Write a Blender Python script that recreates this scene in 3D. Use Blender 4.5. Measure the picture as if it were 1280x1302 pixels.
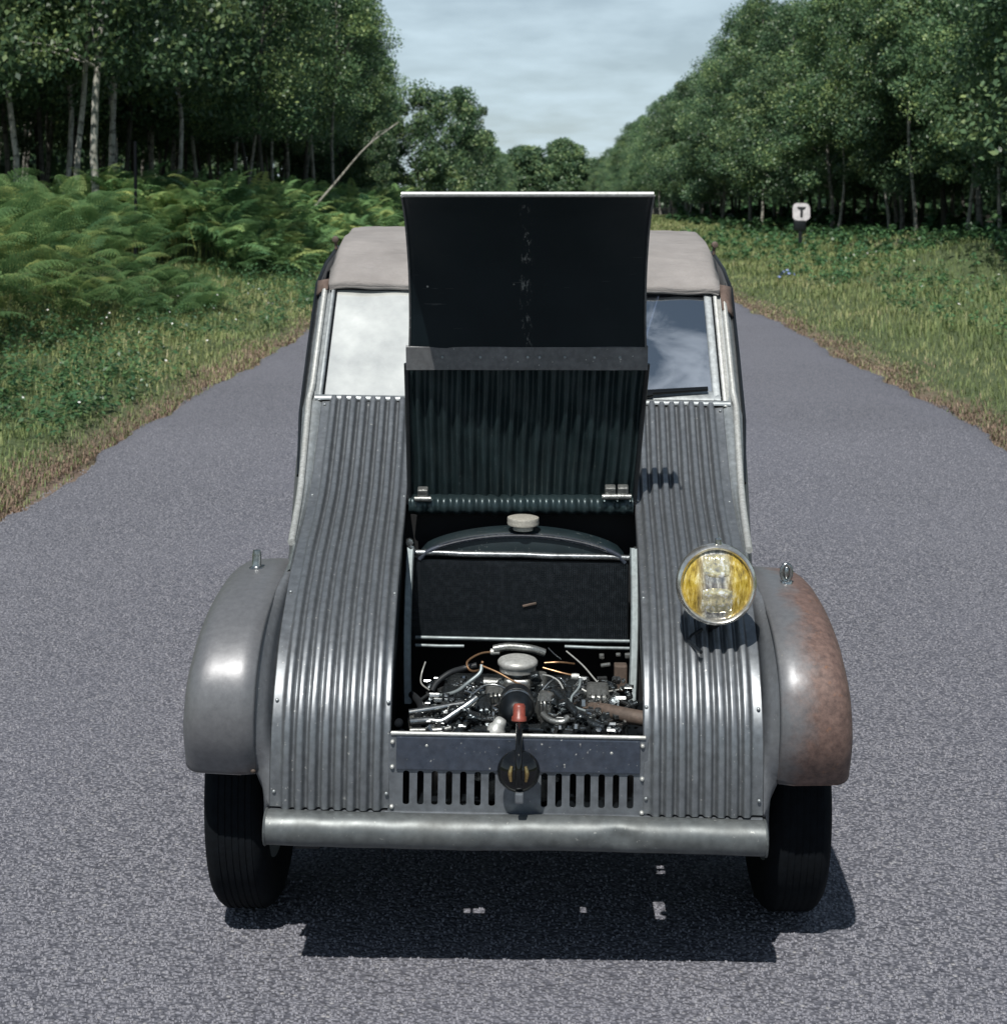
import bpy, bmesh, math, random
import numpy as np
from mathutils import Vector, Matrix

R = math.radians
for o in list(bpy.data.objects): bpy.data.objects.remove(o, do_unlink=True)
SC = bpy.context.scene
COL = SC.collection

# ------------------------------------------------------------------ camera
F = 2000.0                      # focal length in pixels of the 1280 px wide photograph
CAMH = 1.60
YAW = math.atan(50 / F)
cam_d = bpy.data.cameras.new('camera')
cam = bpy.data.objects.new('camera', cam_d); COL.objects.link(cam)
cam_d.sensor_fit = 'HORIZONTAL'; cam_d.sensor_width = 36.0
cam_d.lens = 36.0 * F / 1280.0
cam_d.shift_y = -(651 - 252) / 1280.0
cam_d.clip_start = 0.05; cam_d.clip_end = 6000
cam.location = (0, 0, CAMH); cam.rotation_euler = (R(90), 0, YAW)
cam_d.dof.use_dof = True; cam_d.dof.focus_distance = 3.5; cam_d.dof.aperture_fstop = 11
SC.camera = cam

# ------------------------------------------------------------------ light
SUN = Vector((-0.14, -0.64, 1.0)).normalized()
sun_d = bpy.data.lights.new('sun', 'SUN'); sun = bpy.data.objects.new('sun', sun_d); COL.objects.link(sun)
sun_d.energy = 5.0; sun_d.angle = R(0.5); sun_d.color = (1.0, 0.965, 0.91)
sun.rotation_euler = SUN.to_track_quat('Z', 'Y').to_euler(); sun.location = (-5, -10, 30)

W = bpy.data.worlds.new('World'); SC.world = W; W.use_nodes = True
nt = W.node_tree; nt.nodes.clear()
def wn(t, **k):
    n = nt.nodes.new(t)
    for a, b in k.items(): setattr(n, a, b)
    return n
out = wn('ShaderNodeOutputWorld'); bg = wn('ShaderNodeBackground'); bg.inputs['Strength'].default_value = 0.05
sky = wn('ShaderNodeTexSky'); sky.sky_type = 'NISHITA'; sky.sun_disc = False
sky.sun_elevation = math.asin(SUN.z); sky.sun_rotation = math.atan2(SUN.x, SUN.y)
sky.air_density = 1.0; sky.dust_density = 0.6; sky.ozone_density = 2.0
tc = wn('ShaderNodeTexCoord'); sp = wn('ShaderNodeSeparateXYZ'); nt.links.new(tc.outputs['Generated'], sp.inputs[0])
zz = wn('ShaderNodeMath', operation='MAXIMUM'); nt.links.new(sp.outputs[2], zz.inputs[0]); zz.inputs[1].default_value = 0.0
za = wn('ShaderNodeMath', operation='ADD'); nt.links.new(zz.outputs[0], za.inputs[0]); za.inputs[1].default_value = 0.2
dx = wn('ShaderNodeMath', operation='DIVIDE'); nt.links.new(sp.outputs[0], dx.inputs[0]); nt.links.new(za.outputs[0], dx.inputs[1])
dy = wn('ShaderNodeMath', operation='DIVIDE'); nt.links.new(sp.outputs[1], dy.inputs[0]); nt.links.new(za.outputs[0], dy.inputs[1])
cb = wn('ShaderNodeCombineXYZ'); nt.links.new(dx.outputs[0], cb.inputs[0]); nt.links.new(dy.outputs[0], cb.inputs[1]); cb.inputs[2].default_value = 3.7
cl = wn('ShaderNodeTexNoise'); cl.inputs['Scale'].default_value = 4.2; cl.inputs['Detail'].default_value = 6; cl.inputs['Roughness'].default_value = 0.52
nt.links.new(cb.outputs[0], cl.inputs['Vector'])
cr = wn('ShaderNodeValToRGB'); cr.color_ramp.elements[0].position = 0.36; cr.color_ramp.elements[1].position = 0.70
cr.color_ramp.elements[0].color = (0.55, 0.55, 0.55, 1); cr.color_ramp.elements[1].color = (1.0, 1.0, 1.0, 1)
nt.links.new(cl.outputs['Fac'], cr.inputs[0])
mx = wn('ShaderNodeMix', data_type='RGBA'); ez = wn('ShaderNodeMapRange'); nt.links.new(zz.outputs[0], ez.inputs['Value']); ez.inputs['From Min'].default_value = 0.0; ez.inputs['From Max'].default_value = 0.5
ez.inputs['To Min'].default_value = 1.0; ez.inputs['To Max'].default_value = 0.22     # cloud cover looks thicker towards the horizon
cm = wn('ShaderNodeMath', operation='MULTIPLY'); nt.links.new(cr.outputs[0], cm.inputs[0]); nt.links.new(ez.outputs[0], cm.inputs[1])
nt.links.new(cm.outputs[0], mx.inputs['Factor'])
nt.links.new(sky.outputs[0], mx.inputs[6]); mx.inputs[7].default_value = (12.4, 15.4, 17.2, 1)
nt.links.new(mx.outputs[2], bg.inputs['Color']); nt.links.new(bg.outputs[0], out.inputs[0])

SC.view_settings.view_transform = 'Standard'; SC.view_settings.look = 'None'
SC.view_settings.gamma = 1.0; SC.view_settings.use_curve_mapping = False
SC.view_settings.exposure = 0.10
SC.render.resolution_x = 1006; SC.render.resolution_y = 1024
SC.cycles.max_bounces = 6; SC.cycles.transparent_max_bounces = 8

# ------------------------------------------------------------------ helpers
def tag(o, label=None, cat=None, group=None, kind=None):
    if label: o['label'] = label
    if cat: o['category'] = cat
    if group: o['group'] = group
    if kind: o['kind'] = kind
    return o

def empty(name, loc=(0, 0, 0), rz=0.0):
    o = bpy.data.objects.new(name, None); COL.objects.link(o)
    o.location = loc; o.rotation_euler = (0, 0, rz); o.empty_display_size = .2
    return o

def link_mesh(name, me, mat, parent=None):
    o = bpy.data.objects.new(name, me); COL.objects.link(o)
    if mat is not None:
        for m in (mat if isinstance(mat, (list, tuple)) else [mat]): me.materials.append(m)
    if parent is not None: o.parent = parent
    return o

def np_mesh(name, V, Fq, tone=None, smooth=False):
    """V (n,3); Fq (m,k) faces all of k corners"""
    V = np.asarray(V, np.float32); Fq = np.asarray(Fq, np.int32)
    me = bpy.data.meshes.new(name)
    m, k = Fq.shape
    me.vertices.add(len(V)); me.vertices.foreach_set('co', V.ravel())
    me.loops.add(m * k); me.loops.foreach_set('vertex_index', Fq.ravel())
    me.polygons.add(m); me.polygons.foreach_set('loop_start', np.arange(0, m * k, k, dtype=np.int32))
    me.polygons.foreach_set('loop_total', np.full(m, k, np.int32))
    if smooth: me.polygons.foreach_set('use_smooth', np.ones(m, bool))
    me.update(calc_edges=True)
    if tone is not None:
        a = me.attributes.new('tone', 'FLOAT', 'POINT'); a.data.foreach_set('value', np.asarray(tone, np.float32))
    return me

class MB:
    def __init__(s): s.v = []; s.f = []; s.sm = []
    def add(s, V, Fc, smooth=True):
        n = len(s.v); s.v += [tuple(p) for p in V]
        for f in Fc: s.f.append(tuple(i + n for i in f)); s.sm.append(smooth)
        return s
    def grid(s, rows, close_u=False, smooth=True, flip=False):
        n = len(rows); m = len(rows[0]); V = [p for r in rows for p in r]; Fc = []
        for i in range(n - 1):
            for j in range(m if close_u else m - 1):
                k = (j + 1) % m
                q = (i * m + j, i * m + k, (i + 1) * m + k, (i + 1) * m + j)
                Fc.append(q[::-1] if flip else q)
        return s.add(V, Fc, smooth)
    def box(s, c, d, rot=None, smooth=False, bev=0.0):
        cx, cy, cz = c; x, y, z = (t / 2 for t in d)
        if bev <= 0:
            P = [Vector((a * x, b * y, e * z)) for a in (-1, 1) for b in (-1, 1) for e in (-1, 1)]
            Fc = [(0, 1, 3, 2), (4, 6, 7, 5), (0, 4, 5, 1), (2, 3, 7, 6), (0, 2, 6, 4), (1, 5, 7, 3)]
        else:
            bm = bmesh.new(); bmesh.ops.create_cube(bm, size=1)
            for v in bm.verts: v.co = Vector((v.co.x * d[0], v.co.y * d[1], v.co.z * d[2]))
            bmesh.ops.bevel(bm, geom=list(bm.edges), offset=min(bev, min(d) * .45), segments=2, profile=.6, affect='EDGES')
            bm.verts.ensure_lookup_table(); bm.verts.index_update()
            P = [v.co.copy() for v in bm.verts]; Fc = [tuple(v.index for v in f.verts) for f in bm.faces]; bm.free()
        if rot is not None: P = [rot @ p for p in P]
        return s.add([(p.x + cx, p.y + cy, p.z + cz) for p in P], Fc, smooth)
    def tube(s, pts, r, seg=8, smoothpath=0, caps=True):
        pts = [Vector(p) for p in pts]
        if smoothpath: pts = catmull(pts, smoothpath)
        n = len(pts); rr = r if isinstance(r, (list, tuple)) else [r] * n
        if len(rr) != n: rr = [float(np.interp(i / (n - 1), np.linspace(0, 1, len(rr)), rr)) for i in range(n)]
        up = None; rows = []
        for i, p in enumerate(pts):
            t = (pts[min(i + 1, n - 1)] - pts[max(i - 1, 0)]).normalized()
            if up is None:
                a = Vector((0, 0, 1)) if abs(t.z) < .9 else Vector((0, 1, 0))
                up = (a - t * a.dot(t)).normalized()
            else:
                up = up - t * up.dot(t)
                up = up.normalized() if up.length > 1e-6 else t.orthogonal().normalized()
            b = t.cross(up)
            rows.append([p + (up * math.cos(2 * math.pi * k / seg) + b * math.sin(2 * math.pi * k / seg)) * rr[i] for k in range(seg)])
        s.grid(rows, close_u=True, flip=True)
        if caps:
            s.add(rows[0], [tuple(range(seg))], False); s.add(rows[-1], [tuple(range(seg))[::-1]], False)
        return s
    def lathe(s, prof, axis='z', c=(0, 0, 0), seg=32, rot=None, smooth=True, sx=1.0, sy=1.0):
        """prof: list of (radius, height along axis)"""
        rows = []
        for r, h in prof:
            row = []
            for k in range(seg):
                a = 2 * math.pi * k / seg; u, w = r * math.cos(a) * sx, r * math.sin(a) * sy
                p = Vector((u, w, h)) if axis == 'z' else (Vector((h, u, w)) if axis == 'x' else Vector((u, h, w)))
                if rot is not None: p = rot @ p
                row.append((p.x + c[0], p.y + c[1], p.z + c[2]))
            rows.append(row)
        return s.grid(rows, close_u=True, smooth=smooth)
    def build(s, name, mat, parent=None, roll=False, solid=0.0, bev=0.0, recalc=True, auto=58):
        V = s.v
        if roll: V = [rolled(p) for p in V]
        me = bpy.data.meshes.new(name); me.from_pydata([tuple(p) for p in V], [], s.f)
        me.polygons.foreach_set('use_smooth', np.array(s.sm, bool))
        if recalc:
            bm = bmesh.new(); bm.from_mesh(me); bmesh.ops.remove_doubles(bm, verts=bm.verts, dist=1e-5)
            bmesh.ops.recalc_face_normals(bm, faces=bm.faces)
            ang = R(auto)
            for e in bm.edges:
                if len(e.link_faces) == 2 and e.calc_face_angle(0) > ang: e.smooth = False
            bm.to_mesh(me); bm.free()
        me.update()
        o = link_mesh(name, me, mat, parent)
        if solid:
            m = o.modifiers.new('thickness', 'SOLIDIFY'); m.thickness = solid; m.offset = 0
        if bev:
            m = o.modifiers.new('edges', 'BEVEL'); m.width = bev; m.segments = 2; m.limit_method = 'ANGLE'; m.angle_limit = R(40)
        return o

def catmull(pts, n):
    out = []; N = len(pts)
    for i in range(N - 1):
        p0 = pts[max(i - 1, 0)]; p1 = pts[i]; p2 = pts[i + 1]; p3 = pts[min(i + 2, N - 1)]
        for k in range(n):
            t = k / n
            out.append(0.5 * ((2 * p1) + (p2 - p0) * t + (2 * p0 - 5 * p1 + 4 * p2 - p3) * t * t + (3 * p1 - p0 - 3 * p2 + p3) * t ** 3))
    out.append(pts[-1]); return out

def cm2(pts, n):
    return [(p.x, p.y) for p in catmull([Vector((a, b, 0)) for a, b in pts], n)]

ROLL = 0.014
def rolled(p): return (p[0] + (p[2] - .5) * ROLL, p[1], p[2] - p[0] * ROLL)

def plate2d(outer, holes, thick, name='plate'):
    """flat plate in local XZ with real holes: returns a mesh lying in the y=0 plane, thickness along y"""
    cu = bpy.data.curves.new(name, 'CURVE'); cu.dimensions = '2D'; cu.fill_mode = 'BOTH'; cu.extrude = thick / 2
    for poly in [outer] + holes:
        sp_ = cu.splines.new('POLY'); sp_.points.add(len(poly) - 1); sp_.use_cyclic_u = True
        for q, (x, z) in zip(sp_.points, poly): q.co = (x, z, 0, 1)
    tmp = bpy.data.objects.new(name, cu); COL.objects.link(tmp)
    dg = bpy.context.evaluated_depsgraph_get()
    me = bpy.data.meshes.new_from_object(tmp.evaluated_get(dg))
    bpy.data.objects.remove(tmp); bpy.data.curves.remove(cu)
    for v in me.vertices: v.co = Vector((v.co.x, -v.co.z, v.co.y))
    me.update(); return me

def rrect(x0, z0, x1, z1, r, n=5):
    out = []
    for cx, cz, a0 in ((x1 - r, z1 - r, 0), (x0 + r, z1 - r, 90), (x0 + r, z0 + r, 180), (x1 - r, z0 + r, 270)):
        for k in range(n + 1):
            a = R(a0 + 90 * k / n); out.append((cx + r * math.cos(a), cz + r * math.sin(a)))
    return out

# ------------------------------------------------------------------ materials
def new_mat(name):
    m = bpy.data.materials.new(name); m.use_nodes = True
    t = m.node_tree; b = t.nodes['Principled BSDF']; return m, t, b
def node(t, typ, ins=None, **k):
    n = t.nodes.new(typ)
    for a, v in k.items(): setattr(n, a, v)
    for a, v in (ins or {}).items():
        if hasattr(v, 'is_output') or isinstance(v, bpy.types.NodeSocket): t.links.new(v, n.inputs[a])
        else: n.inputs[a].default_value = v
    return n
def ramp(t, fac, stops):
    n = t.nodes.new('ShaderNodeValToRGB'); e = n.color_ramp.elements
    while len(e) < len(stops): e.new(.5)
    for el, (p, c) in zip(e, stops):
        el.position = p; el.color = (c, c, c, 1) if isinstance(c, (int, float)) else (*c, 1)
    t.links.new(fac, n.inputs[0]); return n.outputs[0]
def mixc(t, fac, a, b, mode='MIX'):
    n = t.nodes.new('ShaderNodeMix'); n.data_type = 'RGBA'; n.blend_type = mode
    for s_, v in ((0, fac), (6, a), (7, b)):
        if isinstance(v, bpy.types.NodeSocket): t.links.new(v, n.inputs[s_])
        else: n.inputs[s_].default_value = v if s_ == 0 else (*v, 1)
    return n.outputs[2]
def obj_noise(t, scale, detail=5, rough=.55, vec=None, dist=0.0, out='Fac'):
    if vec is None: vec = t.nodes.new('ShaderNodeTexCoord').outputs['Object']
    n = node(t, 'ShaderNodeTexNoise', {'Vector': vec, 'Scale': scale, 'Detail': detail, 'Roughness': rough, 'Distortion': dist})
    return n.outputs[out]
def bump(t, b, h, strength, dist=.002, prev=None):
    n = node(t, 'ShaderNodeBump', {'Height': h, 'Strength': strength, 'Distance': dist})
    if prev is not None: t.links.new(prev, n.inputs['Normal'])
    t.links.new(n.outputs[0], b.inputs['Normal']); return n.outputs[0]

def metal(name, col, rough=.4, met=.7, grime=(.08, .075, .065), grime_amt=.35, scale=9.0, rv=.12, bmp=.15, spots=0.0, var=1.0):
    m, t, b = new_mat(name)
    n1 = obj_noise(t, scale, 8, .65); n2 = obj_noise(t, scale * 5, 6, .6)
    g = ramp(t, n1, [(.42, 0.0), (.78, grime_amt)])
    dark = tuple(c * (1 - .28 * var) for c in col); lite = tuple(min(1, c * (1 + .2 * var)) for c in col)
    c = mixc(t, ramp(t, n2, [(.3, 0.0), (.7, 1.0)]), dark, lite)
    c = mixc(t, g, c, grime)
    if spots:
        n3 = obj_noise(t, 130, 2, .5)
        c = mixc(t, ramp(t, n3, [(.70, 0.0), (.76, spots)]), c, (.55, .55, .52))
    t.links.new(c, b.inputs['Base Color'])
    b.inputs['Metallic'].default_value = met
    rr = node(t, 'ShaderNodeMapRange', {'Value': n1, 'From Min': .25, 'From Max': .75, 'To Min': max(.03, rough - rv), 'To Max': rough + rv})
    t.links.new(rr.outputs[0], b.inputs['Roughness'])
    if bmp: bump(t, b, n2, bmp, .0015)
    return m
def plain(name, col, rough=.6, met=0.0, var=.25, scale=30.0, bmp=.2):
    m, t, b = new_mat(name)
    n = obj_noise(t, scale, 6, .6)
    c = mixc(t, ramp(t, n, [(.3, 0.0), (.7, 1.0)]), tuple(x * (1 - var) for x in col), tuple(min(1, x * (1 + var)) for x in col))
    t.links.new(c, b.inputs['Base Color']); b.inputs['Roughness'].default_value = rough; b.inputs['Metallic'].default_value = met
    if bmp: bump(t, b, n, bmp, .002)
    return m

M = {}
M['corr'] = metal('worn_grey_sheet', (.180, .194, .208), .39, .62, (.10, .11, .12), .32, 11, .07, .06, .7, .9)
M['paint'] = metal('dull_grey_paint', (.175, .185, .198), .47, .5, (.12, .105, .09), .2, 14, .05, .03, .35, .6)
M['alu'] = metal('bare_aluminium', (.30, .325, .335), .42, .6, (.13, .14, .14), .7, 14, .12, .2)
M['bright'] = metal('bright_edge_metal', (.52, .53, .51), .45, .45, (.22, .22, .2), .7, 25, .12, .1)
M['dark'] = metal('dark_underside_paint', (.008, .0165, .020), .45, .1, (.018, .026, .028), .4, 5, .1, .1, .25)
def lid_sheet():
    m, t, b = new_mat('scuffed_dark_sheet')
    co = t.nodes.new('ShaderNodeTexCoord').outputs['Object']; s = node(t, 'ShaderNodeSeparateXYZ', {0: co})
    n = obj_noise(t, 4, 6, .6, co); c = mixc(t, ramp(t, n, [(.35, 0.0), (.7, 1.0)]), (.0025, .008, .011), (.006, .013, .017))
    v = node(t, 'ShaderNodeTexVoronoi', {'Vector': co, 'Scale': 15.0}); vc = node(t, 'ShaderNodeSeparateColor', {0: v.outputs['Color']})
    dot = node(t, 'ShaderNodeMath', {0: ramp(t, v.outputs['Distance'], [(.035, 1.0), (.06, 0.0)]), 1: ramp(t, vc.outputs[0], [(.72, 0.0), (.74, .8)])}, operation='MULTIPLY').outputs[0]
    c = mixc(t, dot, c, (.42, .42, .40))
    dx_ = node(t, 'ShaderNodeMath', {0: node(t, 'ShaderNodeMath', {0: s.outputs[0], 1: -.018}, operation='ADD').outputs[0]}, operation='ABSOLUTE').outputs[0]
    band = ramp(t, dx_, [(.004, 1.0), (.016, 0.0)])
    ns = obj_noise(t, 55, 5, .75, node(t, 'ShaderNodeMapping', {'Vector': co, 'Scale': (1.6, .5, .5)}).outputs[0])
    scr = node(t, 'ShaderNodeMath', {0: band, 1: ramp(t, ns, [(.56, 0.0), (.66, .75)])}, operation='MULTIPLY').outputs[0]
    c = mixc(t, scr, c, (.30, .31, .30))
    hs = ramp(t, obj_noise(t, 26, 3, .6, node(t, 'ShaderNodeMapping', {'Vector': co, 'Scale': (.35, 1, 6), 'Rotation': (0, .25, 0)}).outputs[0]), [(.70, 0.0), (.73, .16)])
    c = mixc(t, hs, c, (.2, .21, .21))
    t.links.new(c, b.inputs['Base Color']); b.inputs['Roughness'].default_value = .5; b.inputs['Specular IOR Level'].default_value = .25; bump(t, b, obj_noise(t, 7, 4, .5, co), .35, .01); return m
M['lidsheet'] = lid_sheet()
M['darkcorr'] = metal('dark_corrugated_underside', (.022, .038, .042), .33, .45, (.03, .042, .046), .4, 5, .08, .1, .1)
M['flange'] = metal('scuffed_grey_flange', (.16, .165, .17), .5, .5, (.08, .08, .08), .5, 12, .1, .15, .9)
M['blue'] = metal('blue_grey_enamel', (.05, .062, .085), .3, .35, (.09, .09, .1), .35, 12, .1, .08, .8)
M['grille'] = metal('grille_grey_paint', (.15, .166, .184), .42, .5, (.1, .1, .1), .3, 10, .1, .1, .3)
M['bumper'] = metal('bumper_grey', (.120, .132, .134), .50, .5, (.1, .1, .09), .4, 9, .1, .08, .3)
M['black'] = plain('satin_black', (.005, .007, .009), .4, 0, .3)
M['gloss'] = plain('gloss_black', (.004, .0045, .005), .04, 0, .2, 20, 0)
M['rubber'] = plain('tyre_rubber', (.0035, .005, .007), .9, 0, .35, 60, .5); M['rubber'].node_tree.nodes['Principled BSDF'].inputs['Specular IOR Level'].default_value = .15
M['hose'] = plain('black_hose', (.014, .016, .018), .45, 0, .3)
M['steel'] = metal('worn_steel', (.40, .42, .42), .24, .95, (.08, .07, .06), .7, 30, .12, .15)
M['cast'] = metal('oily_castings', (.085, .098, .105), .27, .85, (.008, .009, .010), .95, 26, .12, .9)
M['castl'] = metal('light_castings', (.30, .31, .30), .34, .75, (.03, .032, .03), .85, 30, .12, .7)
M['copper'] = metal('fuel_line_copper', (.42, .25, .14), .35, .8, (.1, .08, .05), .5, 30, .1, .1)
M['red'] = plain('red_brown_plastic', (.20, .045, .03), .4, 0, .35, 90, .2)
M['pipe'] = metal('heat_stained_pipe', (.14, .105, .085), .6, .4, (.05, .045, .04), .7, 20, .12, .4)
M['post'] = metal('grey_support_post', (.22, .26, .27), .45, .3, (.1, .1, .1), .5, 14, .1, .1)
M['rimchrome'] = metal('warm_rim_chrome', (.74, .72, .66), .24, .9, (.25, .22, .18), .3, 20, .06, .05)
M['chrome'] = metal('dull_chrome', (.62, .63, .62), .16, 1.0, (.2, .19, .17), .35, 20, .06, .03)
M['cap'] = metal('filler_cap_metal', (.50, .48, .42), .5, .4, (.25, .23, .2), .4, 40, .1, .15)
M['scuffed'] = metal('scuffed_black_bar', (.30, .32, .33), .3, .8, (.006, .008, .010), 1.0, 24, .1, .2)
M['warmglint'] = metal('warm_glint_metal', (.50, .36, .16), .25, .9, (.05, .04, .02), .8, 60, .1, .2)  # colour of the warm reflections modelled on the black disc

def rust_paint(name='rusty_grey_paint', heavy=True):
    m, t, b = new_mat(name)
    co = t.nodes.new('ShaderNodeTexCoord').outputs['Object']; s = node(t, 'ShaderNodeSeparateXYZ', {0: co})
    n = obj_noise(t, 9, 8, .68, co); nf = obj_noise(t, 70, 6, .7, co)
    a = node(t, 'ShaderNodeMapRange', {'Value': s.outputs[0], 'From Min': .54, 'From Max': .67, 'To Min': -.14, 'To Max': .78}).outputs[0] if heavy else -.10
    z = node(t, 'ShaderNodeMapRange', {'Value': s.outputs[2], 'From Min': .42, 'From Max': .76 if heavy else .50, 'To Min': .20, 'To Max': -.12}).outputs[0]
    q = node(t, 'ShaderNodeMath', {0: a, 1: z}, operation='ADD').outputs[0]
    q = node(t, 'ShaderNodeMath', {0: q, 1: n}, operation='ADD').outputs[0]
    fac = ramp(t, q, [(.42, 0.0), (.80, 1.0)])
    rust = mixc(t, ramp(t, nf, [(.32, 0.0), (.66, 1.0)]), (.068, .043, .037), (.165, .106, .088))
    rust = mixc(t, ramp(t, obj_noise(t, 42, 6, .7, co), [(.6, 0.0), (.74, .7)]), rust, (.23, .105, .05))
    grey = mixc(t, ramp(t, nf, [(.3, 0.0), (.7, 1.0)]), (.140, .143, .151), (.192, .196, .204))
    t.links.new(mixc(t, fac, grey, rust), b.inputs['Base Color'])
    t.links.new(ramp(t, fac, [(0, .45), (1, 0.05)]), b.inputs['Metallic'])
    t.links.new(ramp(t, fac, [(0, .44), (1, .62)]), b.inputs['Roughness'])
    bump(t, b, nf, .15, .0015); return m
M['rust'] = rust_paint(); M['greyfender'] = rust_paint('grey_paint_with_rusty_hem', False)

def canvas():
    m, t, b = new_mat('taupe_canvas')
    co = t.nodes.new('ShaderNodeTexCoord').outputs['Object']
    n = obj_noise(t, 7, 8, .65, co); nf = obj_noise(t, 260, 3, .6, co)
    c = mixc(t, ramp(t, n, [(.3, 0.0), (.72, 1.0)]), (.200, .188, .180), (.290, .273, .262))
    c = mixc(t, ramp(t, nf, [(.4, 0.0), (.62, .35)]), c, (.2, .175, .16))
    t.links.new(c, b.inputs['Base Color']); b.inputs['Roughness'].default_value = .9
    p = bump(t, b, nf, .35, .001); bump(t, b, obj_noise(t, 9, 6, .6, node(t, 'ShaderNodeMapping', {'Vector': co, 'Scale': (1, 2.6, 2.6)}).outputs[0], .6), .8, .010, p); return m
M['canvas'] = canvas()
M['canvasdark'] = plain('faded_brown_canvas', (.12, .085, .07), .9, 0, .4, 40, .4)
M['void'] = plain('void_black', (.0025, .003, .004), .8, 0, .2)  # near-black colour paints in the dark void behind the radiator

def core_mat():
    m, t, b = new_mat('radiator_core')
    n = obj_noise(t, 60, 5, .7)
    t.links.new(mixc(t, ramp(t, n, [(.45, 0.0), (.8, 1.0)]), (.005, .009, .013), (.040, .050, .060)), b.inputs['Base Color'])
    b.inputs['Metallic'].default_value = .3; b.inputs['Roughness'].default_value = .5; return m
M['core'] = core_mat()

def glass_mat(name, refl, tint, refl_col, grad=False):  # the pale film paints the bright sky reflection into the glass
    m, t, b = new_mat(name)
    co = t.nodes.new('ShaderNodeTexCoord').outputs['Object']
    n = obj_noise(t, 6, 7, .6, co); nf = obj_noise(t, 55, 5, .7, co)
    o_ = t.nodes['Material Output']
    tr = node(t, 'ShaderNodeBsdfTransparent', {'Color': (*tint, 1)})
    d = node(t, 'ShaderNodeBsdfPrincipled', {'Base Color': (*refl_col, 1), 'Roughness': .5})
    c = mixc(t, ramp(t, n, [(.35, 0.0), (.7, 1.0)]), tuple(x * .80 for x in refl_col), refl_col)
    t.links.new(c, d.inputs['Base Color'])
    f = node(t, 'ShaderNodeMapRange', {'Value': n, 'From Min': .3, 'From Max': .72, 'To Min': refl[0], 'To Max': refl[1]}).outputs[0]
    if grad:      # painted cloud reflection, pale below and fading out towards the top
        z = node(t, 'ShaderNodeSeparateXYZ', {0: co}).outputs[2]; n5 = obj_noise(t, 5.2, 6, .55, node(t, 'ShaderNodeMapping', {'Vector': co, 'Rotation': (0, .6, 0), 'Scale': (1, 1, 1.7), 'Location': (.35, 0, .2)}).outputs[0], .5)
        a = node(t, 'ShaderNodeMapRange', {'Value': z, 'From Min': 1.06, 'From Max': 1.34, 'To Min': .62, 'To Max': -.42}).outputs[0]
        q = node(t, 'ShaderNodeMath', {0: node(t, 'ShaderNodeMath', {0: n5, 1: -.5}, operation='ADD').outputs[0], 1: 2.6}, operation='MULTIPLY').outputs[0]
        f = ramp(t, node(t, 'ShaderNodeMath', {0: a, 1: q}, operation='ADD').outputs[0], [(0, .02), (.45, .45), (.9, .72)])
    mx1 = node(t, 'ShaderNodeMixShader', {0: f, 1: tr.outputs[0], 2: d.outputs[0]})
    gl = node(t, 'ShaderNodeBsdfGlossy', {'Color': (.82, .92, 1, 1), 'Roughness': .03})
    lw = node(t, 'ShaderNodeFresnel', {'IOR': 2.0})
    fr = node(t, 'ShaderNodeMath', {0: lw.outputs[0], 1: .30}, operation='ADD').outputs[0]
    mx2 = node(t, 'ShaderNodeMixShader', {0: fr, 1: mx1.outputs[0], 2: gl.outputs[0]})
    t.links.new(mx2.outputs[0], o_.inputs[0]); return m
M['skywhite'] = glass_mat('white_reflection_glass', (.66, .98), (.7, .76, .78), (.82, .83, .77))  # white sky reflection painted over the whole left pane
M['clear'] = glass_mat('cloud_reflection_glass', (-.05, .22), (.5, .62, .85), (.42, .46, .52), True)

def leaf_mat(name, stops, trans=.35, rough=.42, objvar=.28, spec=.45):
    m, t, b = new_mat(name)
    at = node(t, 'ShaderNodeAttribute', attribute_name='tone')
    oi = t.nodes.new('ShaderNodeObjectInfo')
    c = ramp(t, at.outputs['Fac'], stops)
    v = node(t, 'ShaderNodeMapRange', {'Value': oi.outputs['Random'], 'To Min': 1 - objvar, 'To Max': 1 + objvar}).outputs[0]
    hs = node(t, 'ShaderNodeHueSaturation', {'Color': c, 'Value': v}).outputs[0]
    t.links.new(hs, b.inputs['Base Color']); b.inputs['Roughness'].default_value = rough
    b.inputs['Specular IOR Level'].default_value = spec
    tl = node(t, 'ShaderNodeBsdfTranslucent', {'Color': hs})
    mxs = node(t, 'ShaderNodeMixShader', {0: trans, 1: b.outputs[0], 2: tl.outputs[0]})
    t.links.new(mxs.outputs[0], t.nodes['Material Output'].inputs[0]); return m
M['birchleaf'] = leaf_mat('birch_leaves', [(0, (.034, .080, .044)), (.55, (.108, .190, .086)), (1, (.32, .41, .15))])
M['broadleaf'] = leaf_mat('broadleaf_leaves', [(0, (.040, .090, .054)), (.55, (.125, .215, .105)), (1, (.33, .42, .17))])
M['bracken'] = leaf_mat('bracken_fronds', [(0, (.044, .118, .062)), (.55, (.150, .262, .100)), (1, (.48, .50, .17))], .4, .6, .25, .15)
M['grass'] = leaf_mat('verge_grass_blades', [(0, (.085, .140, .050)), (.5, (.20, .25, .092)), (.8, (.33, .335, .15)), (1, (.48, .42, .26))], .3, .6)
M['deadgrass'] = leaf_mat('dead_grass_blades', [(0, (.13, .088, .064)), (.6, (.26, .185, .135)), (1, (.42, .32, .235))], .15, .8)
M['weed'] = leaf_mat('weed_leaves', [(0, (.032, .090, .044)), (.6, (.075, .165, .065)), (1, (.17, .26, .09))], .3)
M['petal'] = plain('white_petals', (.7, .7, .66), .7, 0, .1, 50, 0)
M['bluepetal'] = plain('blue_petals', (.17, .22, .42), .7, 0, .2, 50, 0)

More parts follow.
